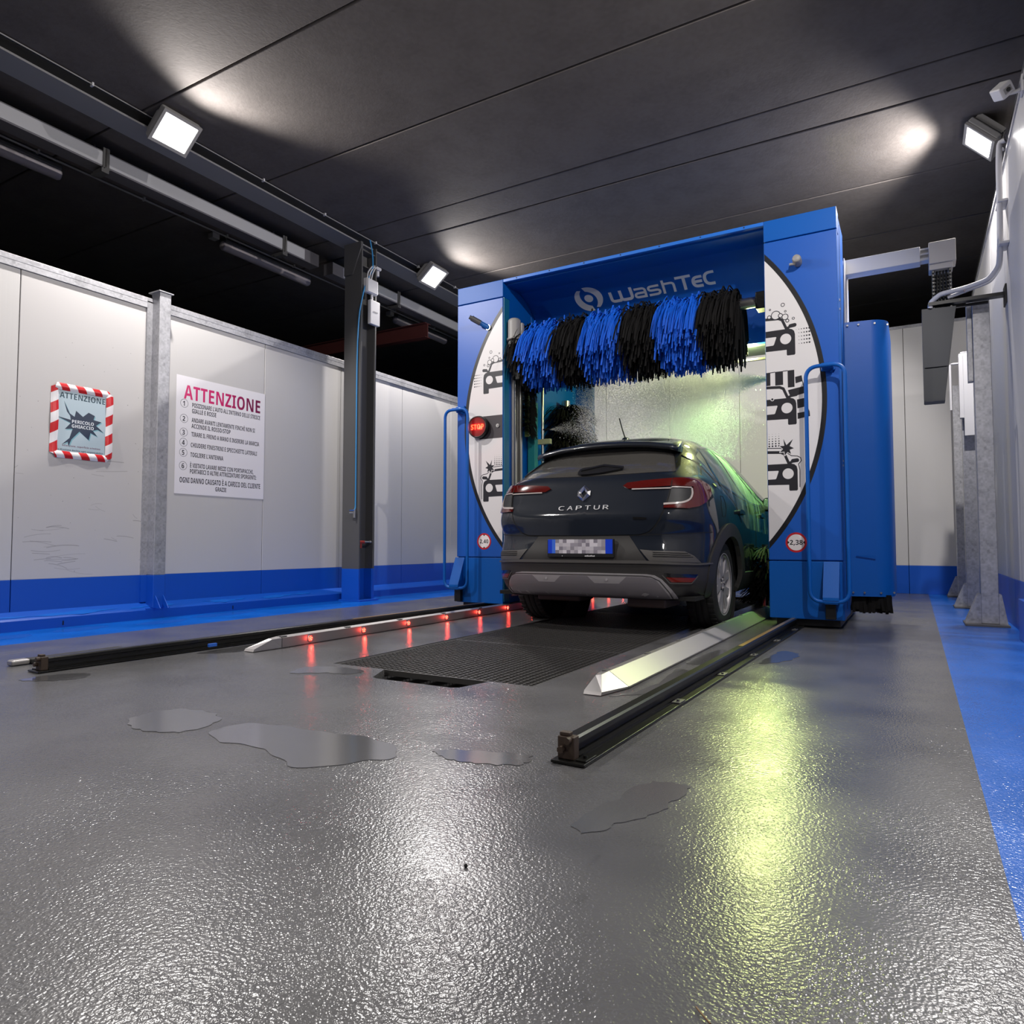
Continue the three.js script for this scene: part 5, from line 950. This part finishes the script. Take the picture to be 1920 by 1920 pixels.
    carPart('lamp_gap', patch(f(band([[0.726, 1.215], [0.70, 1.12], [0.66, 0.99]], 0.007)), 0.0175, 0.004), pitBlack, l);
    carPart('side_marker', patch(f([[1.04, 1.17], [1.15, 1.15], [1.10, 1.08], [1.03, 1.06]]), 0.0185, 0.004), P({ color: lin(0.09, 0.005, 0.005), roughness: 0.1, clearcoat: 1 }), l);
  }
  // diamond emblem and model lettering
  const em = part('emblem', car); { const p = onSkin(-0.01, 1.112, 0.012), n = skinNormal(0, 1.112); em.position.copy(p); em.lookAt(em.getWorldPosition(V()).add(n)); }
  const o = [[0, 0.072], [0.056, 0.022], [0.056, -0.022], [0, -0.072], [-0.056, -0.022], [-0.056, 0.022]], iN = [[0, 0.030], [0.021, 0], [0, -0.030], [-0.021, 0]];
  const rid = [[0.0, 0.052], [0.036, 0.008], [0.036, -0.008], [0, -0.052], [-0.036, -0.008], [-0.036, 0.008]], eg = [];
  const tr = (...q) => q.forEach((v) => eg.push(...v));
  const O = o.map(([x, y]) => [x, y, 0]), Rg = rid.map(([x, y]) => [x, y, 0.016]), I = [0, 1, 1, 2, 3, 3].map((k) => [...iN[k], 0.004]);
  for (let k = 0; k < 6; k++) { const l = (k + 1) % 6; tr(O[k], Rg[k], O[l], O[l], Rg[k], Rg[l]); tr(Rg[k], I[k], Rg[l], Rg[l], I[k], I[l]); }
  const eq = new THREE.BufferGeometry(); eq.setAttribute('position', new THREE.Float32BufferAttribute(eg, 3)); eq.computeVertexNormals();
  mesh('diamond', eq, M({ color: lin(0.66, 0.66, 0.68), roughness: 0.16, metalness: 1, side: THREE.DoubleSide }), em);
  const font = await new FontLoader().loadAsync('fonts/droid/droid_sans_regular.typeface.json');
  const letters = []; let lx = -0.215;
  for (const ch of 'CAPTUR') {
    const g = new TextGeometry(ch, { font, size: 0.034, depth: 0.004, bevelEnabled: false, curveSegments: 6 }); g.computeBoundingBox();
    const bb = g.boundingBox, wdt = bb.max.x - bb.min.x; g.translate(-bb.min.x, 0, 0); g.scale(0.050 / wdt, 1, 1);
    const p = g.attributes.position; for (let i = 0; i < p.count; i++) { const q = onSkin(lx + p.getX(i), 0.975 + p.getY(i), 0.008 + p.getZ(i)); p.setXYZ(i, q.x, q.y, q.z); }
    g.computeVertexNormals(); letters.push(g); lx += 0.077;
  }
  carPart('lettering', letters, M({ color: lin(0.62, 0.62, 0.64), roughness: 0.3, metalness: 0.4 }));
  carPart('small_badge', patch([[0.42, 0.895], [0.52, 0.892], [0.52, 0.906], [0.47, 0.910], [0.42, 0.912]], 0.010, 0.003), gloss);
}
{
  // flanks
  for (const f of [(p) => p, mirror]) {
    const sgn = f([[1, 0]])[0][0];
    const g = carPart('side_glass', patch(f(sideWin), 0.002, 0.003), wetGlass);
    carPart('window_trim', patch(f([...sideWin]), 0.006, 0.006, [f(sideWin.map(([x, y]) => { const cx = 2.5, cy = 1.33; return [cx + (x - cx) * 0.975, cy + (y - cy) * 0.91]; }))]), gloss, g);
    carPart('pillar', [patch(f(band([[1.42, 1.53], [1.49, 1.36], [1.60, 1.20]], 0.045)), 0.007, 0.006), patch(f(band([[2.42, 1.585], [2.50, 1.35], [2.60, 1.10]], 0.06)), 0.007, 0.006), patch(f(band([[3.15, 1.52], [3.35, 1.30], [3.45, 1.09]], 0.03)), 0.007, 0.006)], gloss, g);
    carPart('quarter_trim', patch(f([[0.86, 1.44], [0.98, 1.47], [1.13, 1.455], [1.28, 1.37], [1.42, 1.262], [1.50, 1.21], [1.30, 1.30], [1.1, 1.385], [0.95, 1.415]]), 0.006, 0.01), gloss);
    carPart('roof_seam', patch(f(band([[0.80, 1.61], [0.835, 1.54], [0.85, 1.50]], 0.010)), 0.004, 0.006), pitBlack);
    for (const [a0, rear] of [[aR, true], [aF, false]]) {
      const arc = (r, p0, p1, n = 22) => [...Array(n + 1).keys()].map((i) => { const t = p0 + (p1 - p0) * i / n; return [a0 + r * Math.cos(t), HUB + r * Math.sin(t)]; });
      carPart('arch_flare', patch(f([...arc(0.515, -0.15, Math.PI + 0.15), ...arc(0.405, Math.PI + 0.2, -0.2)]), 0.016, 0.04), cladding);
    }
    carPart('sill_cladding', patch(f([[aR + 0.42, 0.29], [aF - 0.42, 0.29], [aF - 0.46, 0.45], [aR + 0.47, 0.45]]), 0.014, 0.02), cladding);
    carPart('door_gap', [patch(f(band([[2.02, 0.90], [1.86, 1.05], [1.60, 1.20]], 0.007)), 0.002, 0.004), patch(f(band([[2.62, 0.46], [2.64, 0.9], [2.60, 1.09]], 0.007)), 0.002, 0.004), patch(f(band([[1.40, 1.10], [1.48, 1.10], [1.50, 1.0], [1.46, 0.93], [1.38, 0.93], [1.36, 1.02], [1.40, 1.10]], 0.004)), 0.002, 0.003)], pitBlack);
    for (const a of [1.98, 2.98]) carPart('door_handle', [patch(f(smooth([[a - 0.10, 0.995], [a, 1.01], [a + 0.1, 0.99], [a + 0.1, 0.965], [a, 0.975], [a - 0.1, 0.972]], 18, true)), 0.028, 0.028)], paint);
    const m = part('door_mirror', car, [sgn * 1.02, 1.12, -2.62]);
    mesh('shell', (() => { const q = new RoundedBoxGeometry(0.20, 0.15, 0.10, 4, 0.045); q.rotateY(-sgn * 0.2); return q; })(), paint, m);
    mesh('mirror_glass', BB(-0.08, 0.08, -0.055, 0.055, 0.045, 0.054, 0.003), chrome, m);
    mesh('foot', BB(-sgn * 0.16, -sgn * 0.06, -0.07, -0.03, -0.03, 0.03, 0.01), blackPaint, m);
  }
  // film of wash foam running down the right flank from the roof
  const foam = dataTex(512, 1.4, (u, v) => { const k = Math.pow(n20(u, v * 0.35) * 0.6 + n60(u * 1, v * 0.2) * 0.4, 2) * 0.9; return [k, k, k]; });
  const ff = patch([[0.80, 1.60], [1.0, 1.665], [1.8, 1.69], [3.0, 1.68], [3.2, 1.50], [3.5, 1.12], [3.3, 0.80], [2.2, 0.85], [1.7, 1.06], [1.35, 1.19], [1.1, 1.25], [0.92, 1.26], [0.88, 1.30], [1.05, 1.42], [0.98, 1.5]], 0.0095, 0.001);
  { const p = ff.attributes.position, uv = new Float32Array(p.count * 2); for (let i = 0; i < p.count; i++) { uv[i * 2] = p.getZ(i); uv[i * 2 + 1] = p.getY(i); } ff.setAttribute('uv', new THREE.BufferAttribute(uv, 2)); }
  carPart('foam_film', ff, M({ color: lin(0.8, 0.8, 0.8), alphaMap: foam, transparent: true, opacity: 0.5, roughness: 0.5, depthWrite: false }));
  const ws = carPart('windscreen', patch([[ARC_END - 0.70, 1.15], [ARC_END + 0.70, 1.15], [ARC_END + 0.58, 1.52], [ARC_END, 1.55], [ARC_END - 0.58, 1.52]], 0.002, 0.003), tinted);
  ws.userData.label = 'windscreen';
  // wheels
  const wheel = (x, s, name) => {
    const w = part('wheel', car, [x * 0.79, HUB, -s]), k = x;
    const ty = lathe([[0.245, -0.115], [0.30, -0.125], [0.345, -0.118], [0.362, -0.10], [0.365, -0.06], [0.358, -0.055], [0.358, -0.045], [0.366, -0.04], [0.366, -0.008], [0.359, -0.004], [0.359, 0.004], [0.366, 0.008], [0.366, 0.04], [0.358, 0.045], [0.358, 0.055], [0.365, 0.06], [0.362, 0.10], [0.345, 0.118], [0.30, 0.125], [0.245, 0.115]], 72);
    ty.rotateZ(-k * Math.PI / 2);
    mesh('tyre', ty, rubber, w);
    const lugs = []; for (let i = 0; i < 44; i++) for (const e of [-1, 1]) { const q = B(0.05, 0.008, 0.026, e * 0.085, 0.3655, 0, 0.002); q.rotateX(i / 44 * 2 * Math.PI); lugs.push(q); }
    mesh('tread_blocks', lugs, rubber, w).userData.kind = 'stuff';
    const lip = lathe([[0.235, 0.05], [0.247, 0.10], [0.252, 0.118], [0.262, 0.12], [0.264, 0.112], [0.255, 0.09]], 64); lip.rotateZ(-k * Math.PI / 2);
    mesh('rim_lip', lip, silver, w);
    const bar = lathe([[0.001, -0.02], [0.20, -0.02], [0.238, 0.06], [0.236, 0.065], [0.19, -0.01], [0.001, -0.01]], 48); bar.rotateZ(-k * Math.PI / 2);
    mesh('rim_barrel', bar, M({ color: lin(0.07, 0.068, 0.07), roughness: 0.5, metalness: 0.4 }), w);
    for (let i = 0; i < 5; i++) {
      const sp = extrude(shape([[-0.045, 0.03], [0.045, 0.03], [0.052, 0.12], [0.105, 0.225], [0.088, 0.238], [0.04, 0.243], [0.0, 0.15], [-0.04, 0.243], [-0.088, 0.238], [-0.105, 0.225], [-0.052, 0.12]]), 0.022, 0.005);
      sp.rotateZ(i * 1.25664 + 0.3); sp.rotateY(k * Math.PI / 2); sp.translate(k * 0.075, 0, 0);
      mesh('spoke', sp, i % 1 ? silverDark : silver, w);
    }
    mesh('hub_cap', [C(0.055, 0.03, k * 0.085, 0, 0, 'x', 24), ...[0, 1, 2, 3, 4].map((i) => C(0.01, 0.02, k * 0.10, 0.04 * Math.cos(i * 1.2566), 0.04 * Math.sin(i * 1.2566), 'x', 8))], silver, w);
  };
  for (const x of [-1, 1]) for (const s of [axleR, axleF]) wheel(x, s);
  // inside
  const cloth = M({ color: lin(0.03, 0.029, 0.028), roughness: 0.9 });
  for (const [x, z, h] of [[-0.42, -1.25, 1.15], [0.42, -1.25, 1.15], [-0.40, -2.15, 1.20], [0.40, -2.15, 1.20]]) {
    const s = part('seat', car, [x, 0, z]);
    mesh('backrest', (() => { const q = new RoundedBoxGeometry(0.50, 0.62, 0.14, 3, 0.06); q.rotateX(0.2); q.translate(0, h - 0.33, 0); return q; })(), cloth, s);
    mesh('headrest', [(() => { const q = new RoundedBoxGeometry(0.27, 0.17, 0.10, 3, 0.045); q.translate(0, h + 0.12, 0.06); return q; })(), C(0.006, 0.12, -0.06, h + 0.02, 0.05, 'y', 8), C(0.006, 0.12, 0.06, h + 0.02, 0.05, 'y', 8)], cloth, s);
  }
  mesh('parcel_shelf', BB(-0.72, 0.72, 1.06, 1.075, -1.15, -0.35), cloth, car);
  mesh('headliner', BB(-0.52, 0.52, 1.56, 1.58, -2.2, -0.95), cloth, car);
  mesh('dashboard', BB(-0.72, 0.72, 0.75, 1.05, -3.1, -2.8, 0.05), cloth, car);
  const an = part('roof_antenna', car, [0.02, 1.655, -0.98]);
  mesh('base', (() => { const q = new THREE.SphereGeometry(0.05, 16, 8, 0, Math.PI * 2, 0, Math.PI / 2); q.scale(0.7, 0.7, 1.5); return q; })(), paint, an);
  mesh('rod', tube([[0, 0.02, 0.02], [-0.006, 0.09, 0.075], [-0.012, 0.19, 0.14]], 0.0055, 10, 8), blackPaint, an);
}

// ---------------------------------------------------------------- spray from the wash nozzles: fine drops in the air
{
  const drop = new THREE.OctahedronGeometry(1, 0), dropMat = M({ color: lin(0.85, 0.85, 0.85), roughness: 0.6 }), dm = new THREE.Object3D();
  const spray = (label, n, put) => {
    const m = new THREE.InstancedMesh(drop, dropMat, n); m.name = numbered('water_spray'); m.castShadow = m.receiveShadow = true;
    for (let i = 0; i < n; i++) { const [x, y, z, r, st = 1] = put(); dm.position.set(x, y, z); dm.scale.set(r, r * st, r); dm.rotation.set(0, rnd() * 3, 0); dm.updateMatrix(); m.setMatrixAt(i, dm.matrix); }
    m.userData = { kind: 'stuff', label, category: 'spray' }; scene.add(m);
  };
  const gauss = () => (rnd() + rnd() + rnd() - 1.5) / 1.5;
  spray('fine water spray fanning left from the nozzle on the right tower', 110000, () => { const t = Math.pow(rnd(), 0.7), a = gauss() * 0.42; return [-1.15 - 1.95 * t, 2.30 + a * 2.1 * t - 0.10 * t, -7.0 + gauss() * (0.05 + 0.45 * t), rr(0.0014, 0.0030)]; });
  spray('fine water spray fanning right from the nozzle on the left tower', 7000, () => { const t = Math.pow(rnd(), 0.6), a = gauss() * 0.5; return [-3.56 + 0.9 * t, 2.0 + a * 0.9 * t, -7.02 + gauss() * (0.03 + 0.2 * t), rr(0.0012, 0.0022)]; });
  spray('spray bouncing off the car roof by its right edge', 12000, () => { const t = rnd(); return [-1.60 - t * 1.0 + gauss() * 0.3, 1.55 + t * 0.1 + Math.abs(gauss()) * 0.30, -6.9 + gauss() * 0.9, rr(0.001, 0.0024)]; });
  spray('thin mist hanging in the wash opening above the car', 90000, () => [-2.05 + gauss() * 0.85, 2.02 + gauss() * 0.55, -7.05 + gauss() * 0.35, rr(0.0011, 0.0022)]);
  spray('larger water drops falling across the wash opening', 120, () => [rr(-3.4, -1.3), rr(1.75, 2.75), rr(-7.6, -6.5), rr(0.002, 0.0035), rr(1.5, 4)]);
}

renderer.render(scene, camera);
